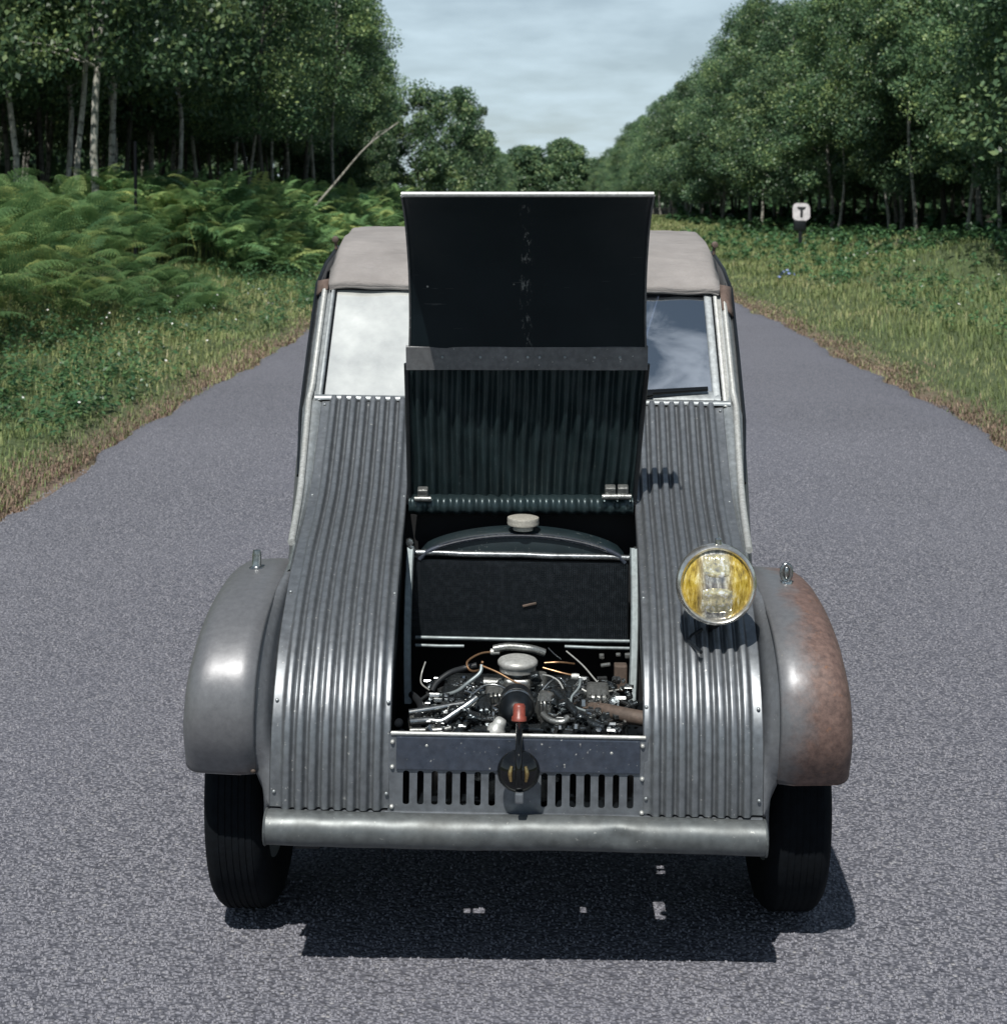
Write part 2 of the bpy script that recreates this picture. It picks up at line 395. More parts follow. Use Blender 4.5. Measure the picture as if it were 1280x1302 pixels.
def bark(name, base, lite, marks, scale=3.0):
    m, t, b = new_mat(name)
    co = t.nodes.new('ShaderNodeTexCoord').outputs['Object']
    mp = node(t, 'ShaderNodeMapping', {'Vector': co, 'Scale': (1, 1, .35)}).outputs[0]
    mq = node(t, 'ShaderNodeMapping', {'Vector': co, 'Scale': (1, 1, 3.2)}).outputs[0]
    n = obj_noise(t, scale * 4, 7, .65, mp); k = obj_noise(t, scale * 1.6, 5, .6, mq)
    c = mixc(t, ramp(t, n, [(.35, 0.0), (.65, 1.0)]), base, lite)
    c = mixc(t, ramp(t, k, [(.54, 0.0), (.64, .9)]), c, marks)
    t.links.new(c, b.inputs['Base Color']); b.inputs['Roughness'].default_value = .85; bump(t, b, n, .5, .02); return m
M['birchbark'] = bark('birch_bark', (.20, .20, .17), (.52, .50, .44), (.05, .045, .04))
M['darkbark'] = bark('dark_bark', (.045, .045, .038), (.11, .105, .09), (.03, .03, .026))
M['greybark'] = bark('grey_bark', (.13, .13, .115), (.34, .33, .29), (.05, .05, .045))

# ------------------------------------------------------------------ ground, road
EL, ER = -2.80, 3.02
def sst(x, a, b):
    t = np.clip((x - a) / (b - a), 0, 1); return t * t * (3 - 2 * t)
def wob(y, k):      # slow wander of a road edge
    return .05 * np.sin(y * .83 + k) + .035 * np.sin(y * 2.1 + 2 * k) + .025 * np.sin(y * 5.3 + k * 3) + .05 * np.sin(y * .21 + k)
MOUNDS = [(8.2, 30.0, 1.5, 1.8, .62), (10.4, 37.0, 1.5, 3.0, .45), (9.2, 23.0, 1.2, 2.0, .25), (11.0, 47, 1.6, 4.0, .3)]
def gh(x, y):
    x = np.asarray(x, float); y = np.asarray(y, float)
    dl = EL - x; dr = x - ER
    h = np.full(np.broadcast(x, y).shape, -.05)
    hl = -.02 + .05 * sst(dl, 0, .4) + .50 * sst(dl, .5, 4.8) + .3 * sst(dl, 5, 30)
    hr = -.02 + .05 * sst(dr, 0, .4) + .13 * sst(dr, .6, 6.5) + .22 * sst(dr, 7, 12)
    h = np.where(dl > 0, hl, h); h = np.where(dr > 0, hr, h)
    bumpy = .035 * np.sin(x * 1.9 + y * .7) * np.sin(y * 1.3 - x * .6) + .03 * np.sin(x * 4.1 - y * 1.7)
    h = h + np.where((dl > .5) | (dr > .5), bumpy, 0)
    for mx_, my_, sx_, sy_, a in MOUNDS:
        h = h + a * np.exp(-((x - mx_) / sx_) ** 2 - ((y - my_) / sy_) ** 2)
    return h

def terrain():
    xs = np.concatenate([np.array([-900, -500, -250, -120, -70, -45, -32, -24, -19]), np.arange(-16, EL - .6, .4), EL + np.arange(-.6, .31, .1),
                         np.array([-1.2, 1.2]), ER + np.arange(-.3, .61, .1), np.arange(ER + .9, 16, .4), np.array([19, 24, 32, 45, 70, 120, 250, 500, 900])])
    ys = np.concatenate([np.array([-300, -150, -80, -40, -20, -10, -5]), np.arange(0, 60, .5), np.arange(60, 160, 2.), np.arange(160, 420, 10.), np.array([500, 700, 1000, 1600])])
    X, Y = np.meshgrid(xs, ys); Z = gh(X, Y)
    n, m = X.shape; V = np.stack([X, Y, Z], -1).reshape(-1, 3)
    i, j = np.meshgrid(np.arange(n - 1), np.arange(m - 1), indexing='ij'); a = (i * m + j).ravel()
    me = np_mesh('ground', V, np.stack([a, a + 1, a + m + 1, a + m], 1), smooth=True)
    mt, t, b = new_mat('verge_soil')
    co = t.nodes.new('ShaderNodeTexCoord').outputs['Object']; s = node(t, 'ShaderNodeSeparateXYZ', {0: co}); x = s.outputs[0]
    ax = node(t, 'ShaderNodeMath', {0: x, 1: -(EL + ER) / 2}, operation='ADD').outputs[0]
    ab = node(t, 'ShaderNodeMath', {0: ax}, operation='ABSOLUTE').outputs[0]
    n = obj_noise(t, .9, 6, .6, co); nf = obj_noise(t, 14, 6, .65, co)
    d = node(t, 'ShaderNodeMath', {0: n, 1: .9}, operation='MULTIPLY').outputs[0]
    d = node(t, 'ShaderNodeMath', {0: ab, 1: d}, operation='ADD').outputs[0]
    earth = mixc(t, ramp(t, nf, [(.3, 0.0), (.7, 1.0)]), (.075, .052, .040), (.20, .15, .11))
    green = mixc(t, ramp(t, nf, [(.3, 0.0), (.7, 1.0)]), (.03, .05, .02), (.085, .11, .04))
    litter = mixc(t, ramp(t, nf, [(.3, 0.0), (.7, 1.0)]), (.018, .018, .013), (.05, .045, .03))
    f1 = node(t, 'ShaderNodeMapRange', {'Value': d, 'From Min': 3.35, 'From Max': 3.75}).outputs[0]
    f2 = node(t, 'ShaderNodeMapRange', {'Value': d, 'From Min': 8.4, 'From Max': 9.8}).outputs[0]
    t.links.new(mixc(t, f2, mixc(t, f1, earth, green), litter), b.inputs['Base Color'])
    b.inputs['Roughness'].default_value = .95; bump(t, b, nf, .6, .03)
    tag(link_mesh('ground', me, mt), kind='structure')

    # road
    ry = np.concatenate([np.arange(-12, 30, .12), np.arange(30, 90, .5), np.arange(90, 420, 4.)])
    fr = np.array([0, .006, .03, .1, .25, .4, .5, .6, .75, .9, .97, .994, 1])
    rgn = np.random.default_rng(3); j1 = rgn.normal(0, .018, len(ry)); j2 = rgn.normal(0, .018, len(ry))
    lx = EL + wob(ry, 1.0) + j1; rx = ER + wob(ry, 4.2) + j2
    X = lx[:, None] + (rx - lx)[:, None] * fr[None, :]; Y = np.repeat(ry[:, None], len(fr), 1)
    Z = np.zeros_like(X); Z[:, 0] = -.06; Z[:, -1] = -.06
    Z[:, 1] = -.008; Z[:, -2] = -.008
    n, m = X.shape; V = np.stack([X, Y, Z], -1).reshape(-1, 3)
    i, j = np.meshgrid(np.arange(n - 1), np.arange(m - 1), indexing='ij'); a = (i * m + j).ravel()
    me = np_mesh('road', V, np.stack([a, a + 1, a + m + 1, a + m], 1), smooth=False)
    mt, t, b = new_mat('chip_seal_asphalt')
    co = t.nodes.new('ShaderNodeTexCoord').outputs['Object']
    v1 = node(t, 'ShaderNodeTexVoronoi', {'Vector': co, 'Scale': 105.0, 'Randomness': 1.0})
    v1.feature = 'F1'
    v2 = node(t, 'ShaderNodeTexVoronoi', {'Vector': co, 'Scale': 64.0, 'Randomness': 1.0})
    sep = node(t, 'ShaderNodeSeparateColor', {0: v1.outputs['Color']}); sep2 = node(t, 'ShaderNodeSeparateColor', {0: v2.outputs['Color']})
    nz = obj_noise(t, 26, 5, .7, co); nl = obj_noise(t, .55, 5, .55, co); nt_ = obj_noise(t, 150, 3, .6, co)
    chip = ramp(t, sep.outputs[0], [(0, (.125, .127, .147)), (.45, (.200, .202, .229)), (.8, (.245, .246, .273)), (.95, (.285, .285, .305)), (1, (.37, .365, .365))])
    chip = mixc(t, ramp(t, sep2.outputs[1], [(.80, 0.0), (.86, .5)]), chip, (.27, .272, .31))
    gap = ramp(t, v1.outputs['Distance'], [(.30, 0.0), (.70, .85)])
    c = mixc(t, gap, chip, (.028, .031, .044))
    c = mixc(t, ramp(t, nz, [(.46, 0.0), (.66, .7)]), c, (.100, .103, .122))
    c = mixc(t, ramp(t, nl, [(.3, 0.0), (.7, .35)]), c, (.170, .172, .200))
    # worn wheel tracks, a few old oil drips and faint hairline cracks
    sx = node(t, 'ShaderNodeSeparateXYZ', {0: co}).outputs[0]
    wv = node(t, 'ShaderNodeMath', {0: node(t, 'ShaderNodeMath', {0: sx, 1: 4.3}, operation='MULTIPLY').outputs[0]}, operation='COSINE').outputs[0]
    trk = node(t, 'ShaderNodeMath', {0: ramp(t, wv, [(.2, 0.0), (.95, .22)]), 1: ramp(t, nl, [(.3, .3), (.7, 1.0)])}, operation='MULTIPLY').outputs[0]
    c = mixc(t, trk, c, (.112, .116, .146))
    oil = obj_noise(t, 3.2, 5, .6, co)
    c = mixc(t, ramp(t, oil, [(.66, 0.0), (.74, .28)]), c, (.06, .062, .075))
    t.links.new(c, b.inputs['Base Color']); b.inputs['Roughness'].default_value = .8
    b.inputs['Specular IOR Level'].default_value = .35
    hgt = node(t, 'ShaderNodeMath', {0: v1.outputs['Distance'], 1: -1.0}, operation='MULTIPLY').outputs[0]
    p = bump(t, b, hgt, .9, .006)
    bump(t, b, nz, .8, .012, p)
    tag(link_mesh('road', me, mt), kind='structure')
terrain()
def road_chips(n=78000):
    rg = np.random.default_rng(8)
    y = 2.45 + 8.5 * rg.uniform(0, 1, n) ** 1.9; x = rg.uniform(-.36, .36, n) * y
    keep = (x > EL + .1) & (x < ER - .1); x, y = x[keep], y[keep]; n = len(x)
    r = rg.uniform(.0019, .0038, n) * (1 + .045 * y); a0 = rg.uniform(0, 6.283, n); hgt = r * rg.uniform(.55, 1.15, n)
    P = np.zeros((n, 8, 3), np.float32)
    for k in range(4):
        a = a0 + k * 1.5708 + rg.normal(0, .25, n); q = r * rg.uniform(.8, 1.25, n); u = rg.uniform(.45, .8, n)
        P[:, k] = np.stack([x + q * np.cos(a), y + q * np.sin(a), np.full(n, -.001)], 1)
        P[:, 4 + k] = np.stack([x + u * q * np.cos(a + .2), y + u * q * np.sin(a + .2), hgt * rg.uniform(.7, 1.2, n)], 1)
    fc = np.array([[4, 5, 6, 7]] + [[k, (k + 1) % 4, 4 + (k + 1) % 4, 4 + k] for k in range(4)])
    I = ((np.arange(n) * 8)[:, None, None] + fc[None]).reshape(-1, 4)
    tone = np.repeat(np.clip(rg.normal(.44, .13, n), 0, 1), 8)
    mt, t, b = new_mat('stone_chips'); at_ = node(t, 'ShaderNodeAttribute', attribute_name='tone')
    t.links.new(ramp(t, at_.outputs['Fac'], [(0, (.105, .107, .126)), (.45, (.172, .174, .200)), (.8, (.222, .223, .248)), (1, (.33, .325, .33))]), b.inputs['Base Color'])
    b.inputs['Roughness'].default_value = .75
    tag(link_mesh('road_chips', np_mesh('road_chips', P.reshape(-1, 3), I, tone=tone), mt), kind='stuff')
road_chips()

# ------------------------------------------------------------------ the car
CX0, CY0 = -0.057, 3.60
car = empty('vintage_car', (CX0, CY0, 0), 0.010)
tag(car, 'grey corrugated car with raised bonnet, one yellow headlamp and canvas roof, on the road', 'car')
def Pc(px, py, Y):
    """photo pixel at depth Y -> car coordinates (y measured from the front axle)"""
    x = (px - (670 - 40.3 / Y)) * Y / F; z = CAMH - (py - 252) * Y / F
    return (x, Y - 3.6, z + x * ROLL)
def part(mb, name, mat, parent=car, roll=True, **k): return mb.build(name, mat, parent, roll=roll, **k)

# profile of the bonnet line (depth, height)
HP = [(3.150, .372), (3.151, .44), (3.158, .50), (3.175, .555), (3.215, .612), (3.285, .672), (3.39, .727), (3.55, .782), (3.74, .822), (3.88, .858), (3.98, .905), (4.09, .975), (4.20, 1.050)]
HPS = [(y - 3.6, z) for y, z in cm2(HP, 6)]
def xin(y): return .255 + (y + .45) / 1.05 * .040
def xout(y): return .494 + (y + .45) / 1.05 * .041
def normals2(P):
    N = []
    for i in range(len(P)):
        a = P[max(i - 1, 0)]; b = P[min(i + 1, len(P) - 1)]
        dy, dz = b[0] - a[0], b[1] - a[1]; l = math.hypot(dy, dz) or 1
        N.append((-dz / l, dy / l))
    return N
HN = normals2(HPS)
rng = random.Random(5)

def corr_panel(s):
    mb = MB(); rows = []; ncol = 110; nrib = 8
    for i, ((y, z), (ny, nz)) in enumerate(zip(HPS, HN)):
        row = []
        for j in range(ncol + 1):
            v = j / ncol; x = xin(y) + (xout(y) - xin(y)) * v
            w = (v - .045) / .87
            h = 0
            if 0 < w < 1:
                c = math.cos(2 * math.pi * nrib * w)
                h = .0068 * (1 + math.tanh(2.2 * (.42 - c)) / .92)
            h *= 1 + .45 * min(1, max(0, (y + .05) / .3))
            h += .0022 * math.sin(y * 9 + v * 5 + s) * math.sin(v * 7 + y * 4) + .0012 * math.sin(y * 31 + v * 13 * s)
            row.append((s * x, y + ny * h, z + nz * h))
        # folded inner lip down into the opening, outer lip
        y0, z0 = y - ny * .0, z
        row.insert(0, (s * (xin(y) - .001), y - ny * .022, z - nz * .022))
        row.append((s * (xout(y) + .003), y - ny * .012, z - nz * .012))
        rows.append(row)
    mb.grid(rows, flip=s > 0)
    p = part(mb, 'corrugated_panel', M['corr'], recalc=False)
    # rivets along both edges
    rb = MB()
    for i in range(3, len(HPS) - 1, 17):
        for v in (.02, .965):
            y, z = HPS[i]; ny, nz = HN[i]; x = s * (xin(y) + (xout(y) - xin(y)) * v)
            q = Vector((0, ny, nz)).to_track_quat('Z', 'Y').to_matrix()
            rb.lathe([(0, .0024), (.002, .0022), (.0036, .001), (.004, -.001)], 'z', (x, y + ny * .002, z + nz * .002), 8, q)
    tag(rb.build('rivets', M['alu'], p, roll=True), kind='stuff')
    return p
for s in (-1, 1): corr_panel(s)

# front fenders
FP = [(3.185, .425), (3.142, .50), (3.135, .575), (3.165, .648), (3.25, .708), (3.39, .743), (3.58, .752), (3.76, .725), (3.90, .66), (3.99, .57), (4.03, .46)]
FPS = [(y - 3.6, z) for y, z in cm2(FP, 6)]; FN = normals2(FPS)
def fender(s, mat):
    rows = []
    for i_, ((y, z), (ny, nz)) in enumerate(zip(FPS, FN)):
        row = []; fr_lo = max(0, 1 - i_ / 22.0); cr_ = .064 - .030 * fr_lo; xo = .668 + .006 * fr_lo; xe = xo - .058 + .024 * fr_lo
        sec = [(.527, -.010), (.531, -.003), (.56, 0), (.59, -.001), (xe, -.003)]
        for k in range(1, 9):
            a = math.pi / 2 * k / 8; sec.append((xe + (xo - xe) * math.sin(a) ** .85, -.003 - cr_ * (1 - math.cos(a))))
        sec += [(xo + .003, -cr_ - .036), (xo + .002, -cr_ - .061), (xo - .006, -cr_ - .064)]
        for x, o in sec: row.append((s * x, y + ny * o, z + nz * o))
        rows.append(row)
    mb = MB(); mb.grid(rows, flip=s > 0)
    # rolled front edge bead
    p = part(mb, 'front_fender', mat, recalc=False)
    m_ = p.modifiers.new('thickness', 'SOLIDIFY'); m_.thickness = .004; m_.offset = -1
    bd = MB(); bd.tube([tuple(r) for r in rows[0][:14]], .0045, 6); bd.build('rolled_edge', mat, p, roll=True)
    return p
fl = fender(-1, M['greyfender']); fr_ = fender(1, M['rust'])
tag(fl, 'smooth grey front fender'); tag(fr_, 'front fender browned with rust along its outer half')
# side plates: from the panel's outer edge out and down to the fender's inner edge
ftop = max(range(len(FPS)), key=lambda i: FPS[i][1]); itop = min(range(len(HPS)), key=lambda i: abs(HPS[i][1] - .80)); ilow = min(range(len(HPS)), key=lambda i: abs(HPS[i][1] - .45))
for s in (-1, 1):
    mb = MB(); rows = []
    for i in range(itop + 1):
        y, z = HPS[i]; top = (s * (xout(y) + .0015), y + .003, z - .003)
        if i <= ilow:
            f = i / ilow; e = (s * .5285, FPS[0][0] + .004, FPS[0][1] + .002); c0 = (s * .499, y + .006, z); bot = tuple(c0[k] * (1 - f) + e[k] * f for k in range(3))
        else:
            g = (i - ilow) / (itop - ilow) * ftop; k0 = min(int(g), ftop - 1); q = g - k0; p = [FPS[k0][k] * (1 - q) + FPS[k0 + 1][k] * q for k in (0, 1)]
            bot = (s * .5285, p[0] + .008, p[1] - .004)
        inn = (s * .515, bot[1] + .05, min(bot[2], .6) - .07)
        rows.append([top, tuple(a * .5 + b * .5 for a, b in zip(top, bot)), bot, inn])
    mb.grid(rows); part(mb, 'side_plate', M['paint'], solid=.002)

# marker stud (left) and marker loop (right)
c = Pc(324, 716, 3.55)
mb = MB(); mb.lathe([(0, .034), (.0085, .033), (.010, .024), (.0105, 0.0), (.012, -.004), (.017, -.006), (.017, -.012)], 'z', (c[0], c[1], c[2] - .006), 16)
mb.build('marker_stud', M['steel'], fl, roll=True)
c = Pc(997, 728, 3.5)
mb = MB(); pts = [(c[0] + .011 * math.cos(a), c[1], c[2] + .002 + .019 * math.sin(a)) for a in np.linspace(-1.2, math.pi + 1.2, 14)]
mb.tube(pts, .0045, 8); mb.lathe([(0, .004), (.012, .003), (.014, -.002), (.014, -.006)], 'z', (c[0], c[1], c[2] - .019), 14)
mb.lathe([(0, .016), (.005, .012), (.006, 0), (.005, -.012), (0, -.016)], 'z', (c[0], c[1], c[2] + .002), 10)
mb.build('marker_loop', M['steel'], fr_, roll=True)
# fender bolts
for px, py, Y in ((343, 742, 3.46), (335, 838, 3.22), (322, 982, 3.18)):
    mb = MB(); c = Pc(px, py, Y); mb.lathe([(0, -.004), (.004, -.003), (.006, 0), (.006, .006)], 'y', c, 8)
    mb.build('bolt', M['pipe'], fl, roll=True)

# grille panel with slots
Yg = 3.150 - 3.6
slots = []
for k in range(7):
    for s in (-1, 1):
        x = (.0525 + .0287 * k) * s + .004
        slots.append(rrect(x - .0066, .379, x + .0066, .4475, .0055))
me = plate2d(rrect(-.257, .362, .263, .522, .004, 2), slots, .003, 'grille_panel')
for v in me.vertices: v.co = Vector(rolled((v.co.x, v.co.y + Yg + .006, v.co.z)))
gp = link_mesh('grille_panel', me, M['grille'], car)
mb = MB(); mb.box((.003, Yg + .001, .484), (.488, .005, .066), bev=.002); mb.build('enamel_band', M['blue'], gp, roll=True)
mb = MB(); mb.tube([(-.252, Yg + .004, .5225), (.258, Yg + .004, .5225)], .0042, 8); mb.build('upper_rim', M['bright'], gp, roll=True)
mb = MB()
for x, z in ((-.249, .505), (-.249, .455), (.252, .506), (.252, .44), (-.249, .375), (.252, .372), (-.18, .50), (.19, .492)):
    mb = MB(); mb.lathe([(0, -.004), (.003, -.0035), (.0045, -.001), (.0045, .003)], 'y', (x, Yg + .002, z), 8)
    mb.build('rivet', M['bright'], gp, roll=True)
mb = MB(); mb.box((.0, Yg + .012, .352), (.99, .03, .030), bev=.004); mb.build('lower_rail', M['grille'], gp, roll=True)

# bumper tube with a dent
rows = []
for i in range(61):
    x = -.497 + .992 * i / 60; row = []
    for k in range(24):
        a = 2 * math.pi * k / 24; r = .0332
        y, z = -r * math.cos(a), r * 1.02 * math.sin(a)
        d = math.exp(-((x - .205) / .022) ** 2 - ((z - .004) / .016) ** 2) if y < 0 else 0
        d2 = math.exp(-((x - .23) / .012) ** 2 - ((z - .02) / .01) ** 2) if y < 0 else 0
        y += .010 * d - .004 * d2 + .0012 * math.sin(x * 21) + .0007 * math.sin(x * 57 + a * 2); row.append((x, 3.128 - 3.6 + y, .338 + z + .0014 * math.sin(x * 9)))
    rows.append(row)
mb = MB(); mb.grid(rows, close_u=True, flip=True); bp = part(mb, 'bumper', M['bumper'])
for i, s in ((0, -1), (60, 1)):
    mb = MB(); c = rows[i]; mb.add(c, [tuple(range(24))], False); mb.tube(c + [c[0]], .0025, 6)
    mb.build('end_cap', M['bumper'], bp, roll=True)
for s in (-1, 1):
    mb = MB(); mb.box((s * .32, 3.19 - 3.6, .345), (.04, .09, .02), bev=.004)
    mb.build('bracket', M['black'], bp, roll=True)

# starter handle disc hanging in front of the grille
c = Pc(660, 981, 3.105)
mb = MB(); mb.lathe([(0, -.024), (.014, -.023), (.028, -.017), (.038, -.008), (.0425, .0), (.041, .006), (.030, .012), (0, .014)], 'y', c, 40)
hd = part(mb, 'black_disc', M['gloss'])
mb = MB(); mb.box((c[0] + .002, c[1] - .012, c[2] - .047), (.017, .016, .022), bev=.004); mb.build('clip', M['grille'], hd, roll=True)
for s in (-1, 1):  # lugs added in place of the two warm reflections in the disc
    mb = MB(); mb.tube([(c[0] + s * .0135, c[1] - .0215, c[2] + .018), (c[0] + s * .0165, c[1] - .0235, c[2] + .004), (c[0] + s * .0145, c[1] - .022, c[2] - .012)], [.0030, .0048, .0028], 10, smoothpath=4); mb.build('painted_glint', M['warmglint'], hd, roll=True)
k = Pc(660, 910, 3.20)
mb = MB(); mb.tube([(c[0], c[1] - .018, c[2] - .02), (c[0], c[1] - .021, c[2] + .012), (c[0], c[1] + .0, c[2] + .045), (c[0], k[1] - .008, k[2] - .012), k], .0072, 10, smoothpath=4)
mb.build('rod', M['gloss'], hd, roll=True)
mb = MB(); mb.lathe([(0, .020), (.010, .019), (.0125, .014), (.0125, -.004), (.015, -.006), (.0155, -.014), (.009, -.017), (0, -.018)], 'z', (k[0], k[1], k[2] + .004), 20, Matrix.Rotation(R(-12), 3, 'X'))
mb.build('knob', M['red'], hd, roll=True)

# headlamp
hc = Vector(Pc(907, 741, 3.250)); tilt = Matrix.Rotation(R(-4), 3, 'X') @ Matrix.Rotation(R(2), 3, 'Z')
mb = MB(); mb.lathe([(0, .105), (.02, .103), (.046, .09), (.066, .062), (.077, .028), (.0795, .0), (.0795, -.012)], 'y', hc, 48, tilt)
hl = part(mb, 'headlamp', M['chrome'])
mb = MB(); mb.lathe([(.0705, -.012), (.0715, -.021), (.076, -.024), (.0815, -.019), (.0835, -.009), (.0825, .002), (.079, .004)], 'y', hc, 56, tilt)
mb.build('rim', M['rimchrome'], hl, roll=True)
# lens: fluted glass, shaped as real relief
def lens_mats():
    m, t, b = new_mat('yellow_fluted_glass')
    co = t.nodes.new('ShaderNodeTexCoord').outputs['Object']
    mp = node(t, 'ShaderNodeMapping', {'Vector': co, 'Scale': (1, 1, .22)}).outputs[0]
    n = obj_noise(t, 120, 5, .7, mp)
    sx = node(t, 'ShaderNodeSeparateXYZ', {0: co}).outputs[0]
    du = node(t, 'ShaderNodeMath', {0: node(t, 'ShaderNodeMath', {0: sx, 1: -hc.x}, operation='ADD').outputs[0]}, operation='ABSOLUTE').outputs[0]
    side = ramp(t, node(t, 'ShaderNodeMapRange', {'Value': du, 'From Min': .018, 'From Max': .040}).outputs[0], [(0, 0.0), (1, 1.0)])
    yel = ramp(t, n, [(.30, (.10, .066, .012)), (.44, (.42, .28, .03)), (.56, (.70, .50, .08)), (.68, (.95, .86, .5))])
    clr = ramp(t, n, [(.32, (.08, .085, .10)), (.5, (.26, .25, .23)), (.66, (.75, .74, .68))])  # glare of the reflector behind is painted into the lens colours
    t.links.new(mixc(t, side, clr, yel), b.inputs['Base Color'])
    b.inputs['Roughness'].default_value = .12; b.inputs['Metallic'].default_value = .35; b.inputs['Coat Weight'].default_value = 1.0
    m2, t, b = new_mat('painted_glare_prism')
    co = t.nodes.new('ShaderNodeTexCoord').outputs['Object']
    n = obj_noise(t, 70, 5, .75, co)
    t.links.new(ramp(t, n, [(.28, (.16, .16, .17)), (.42, (.45, .42, .32)), (.52, (.70, .62, .34)), (.60, (.95, .95, .9))]), b.inputs['Base Color'])  # pale and yellow glints painted into the prism colour
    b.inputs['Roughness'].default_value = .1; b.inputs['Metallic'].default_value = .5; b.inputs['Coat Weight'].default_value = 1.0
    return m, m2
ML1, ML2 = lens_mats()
def lens_grid(u0, u1, w0, w1, f, mb, nu=40, nw=40):
    rows = []
    for i in range(nw + 1):
        row = []
        for j in range(nu + 1):
            u = u0 + (u1 - u0) * j / nu; w = w0 + (w1 - w0) * i / nw
            y = -.012 - .022 * (1 - (u * u + w * w) / .072 ** 2) + f(u, w)
            p = tilt @ Vector((u, y, w)); row.append((p.x + hc.x, p.y + hc.y, p.z + hc.z))
        rows.append(row)
    mb.grid(rows)
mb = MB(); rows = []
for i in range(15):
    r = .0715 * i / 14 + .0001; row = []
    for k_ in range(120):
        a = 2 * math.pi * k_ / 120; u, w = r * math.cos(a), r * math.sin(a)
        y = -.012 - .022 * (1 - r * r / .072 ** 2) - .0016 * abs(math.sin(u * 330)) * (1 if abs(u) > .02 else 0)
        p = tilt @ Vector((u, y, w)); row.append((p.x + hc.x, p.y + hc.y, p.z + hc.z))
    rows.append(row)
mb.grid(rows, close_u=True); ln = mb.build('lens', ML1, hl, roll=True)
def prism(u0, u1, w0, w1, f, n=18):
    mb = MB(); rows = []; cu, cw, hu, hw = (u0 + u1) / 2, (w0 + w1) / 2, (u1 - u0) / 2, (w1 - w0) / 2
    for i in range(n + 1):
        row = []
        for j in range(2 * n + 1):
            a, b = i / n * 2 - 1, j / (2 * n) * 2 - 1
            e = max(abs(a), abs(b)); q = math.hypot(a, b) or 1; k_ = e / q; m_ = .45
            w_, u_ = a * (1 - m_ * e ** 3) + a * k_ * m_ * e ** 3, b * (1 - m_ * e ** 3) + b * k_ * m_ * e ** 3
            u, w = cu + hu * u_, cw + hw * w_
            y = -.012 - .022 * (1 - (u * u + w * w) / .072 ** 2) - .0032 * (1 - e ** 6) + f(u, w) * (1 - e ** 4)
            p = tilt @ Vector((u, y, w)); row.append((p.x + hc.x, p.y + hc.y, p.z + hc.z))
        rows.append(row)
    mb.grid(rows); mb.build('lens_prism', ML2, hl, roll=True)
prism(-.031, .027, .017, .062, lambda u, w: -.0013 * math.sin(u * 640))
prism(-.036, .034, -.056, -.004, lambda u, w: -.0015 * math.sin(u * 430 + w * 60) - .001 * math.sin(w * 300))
mb = MB(); cl_ = hc + tilt @ Vector((.003, -.012, .086))
mb.box(cl_, (.012, .012, .018), tilt, bev=.003); mb.tube([cl_ + Vector((-.006, 0, -.006)), cl_ + Vector((0, -.004, .012)), cl_ + Vector((.008, 0, -.006))], .0025, 6)
mb.build('rim_clip', M['chrome'], hl, roll=True)
mb = MB(); mb.tube([hc + Vector((0, .05, -.055)), hc + Vector((.005, .065, -.10)), hc + Vector((.008, .09, -.15))], .011, 10, smoothpath=4)
mb.tube([hc + Vector((-.02, .055, -.11)), hc + Vector((-.05, .03, -.125)), hc + Vector((-.03, -.02, -.137))], .004, 6, smoothpath=4)
mb.build('bracket', M['black'], hl, roll=True)

# ---- raised bonnet lid
LC = [(3.870, .848), (3.845, .94), (3.803, 1.08), (3.760, 1.205)]
LU = [(3.742, 1.203), (3.722, 1.255), (3.690, 1.34), (3.635, 1.445), (3.545, 1.548), (3.462, 1.606)]
def lid_cx(z): return .008 + .014 * min(1, (z - .85) / .4)
LCs = [(y - 3.6, z) for y, z in cm2(LC, 10)]; LUs = [(y - 3.6, z) for y, z in cm2(LU, 8)]
mb = MB(); rows = []; NL = normals2(LCs)
for (y, z), (ny, nz) in zip(LCs, NL):
    row = []; w = .2735 + (z - .85) / .35 * .012
    for j in range(205):
        v = j / 204 * 2 - 1; h = .0068 * math.cos(v * math.pi * 17.5 + .22 * math.sin(z * 21 + v * 3)) * (1 + .22 * math.sin(z * 33 + v * 11)) + .0025 * math.sin(z * 17 + v * 5)
        row.append((lid_cx(z) + v * w, y + ny * h, z + nz * h))
    rows.append(row)
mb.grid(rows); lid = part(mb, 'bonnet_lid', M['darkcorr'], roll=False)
lm = lid.modifiers.new('thickness', 'SOLIDIFY'); lm.thickness = .0015; lm.offset = 0
# side rims of the lower lid
for s in (-1, 1):
    mb = MB(); pts = [(lid_cx(z) + s * (.2735 + (z - .85) / .35 * .012 + .002), y - .006, z) for y, z in LCs]
    mb.tube(pts, .006, 8); mb.build('side_rim', M['black'], lid)
mb = MB(); rows = []
for i, (y, z) in enumerate(LUs):
    f = i / (len(LUs) - 1); w = .284 - .010 * math.sin(f * math.pi) * .6 + (-.006 * f); row = []
    for j in range(41):
        v = j / 40 * 2 - 1; row.append((lid_cx(z) + v * w, y + .006 * v * v * f + .0015 * math.sin(v * 9 + z * 20), z - .006 * v * v * f * 0))
    rows.append(row)
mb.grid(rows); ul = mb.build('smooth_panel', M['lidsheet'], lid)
um = ul.modifiers.new('thickness', 'SOLIDIFY'); um.thickness = .002; um.offset = 0
for s in (0, -1):
    mb = MB(); mb.tube([(r[s][0], r[s][1], r[s][2]) for r in rows], .0028, 6); mb.build('side_edge', M['flange'], lid)
mb = MB(); tp = rows[-1]; mb.tube([(p[0], p[1] - .002, p[2] + .003) for p in tp], .0062, 8); mb.build('front_lip', M['bright'], lid)
y0, z0 = LUs[0]; cx = lid_cx(z0)
mb = MB(); rr_ = []
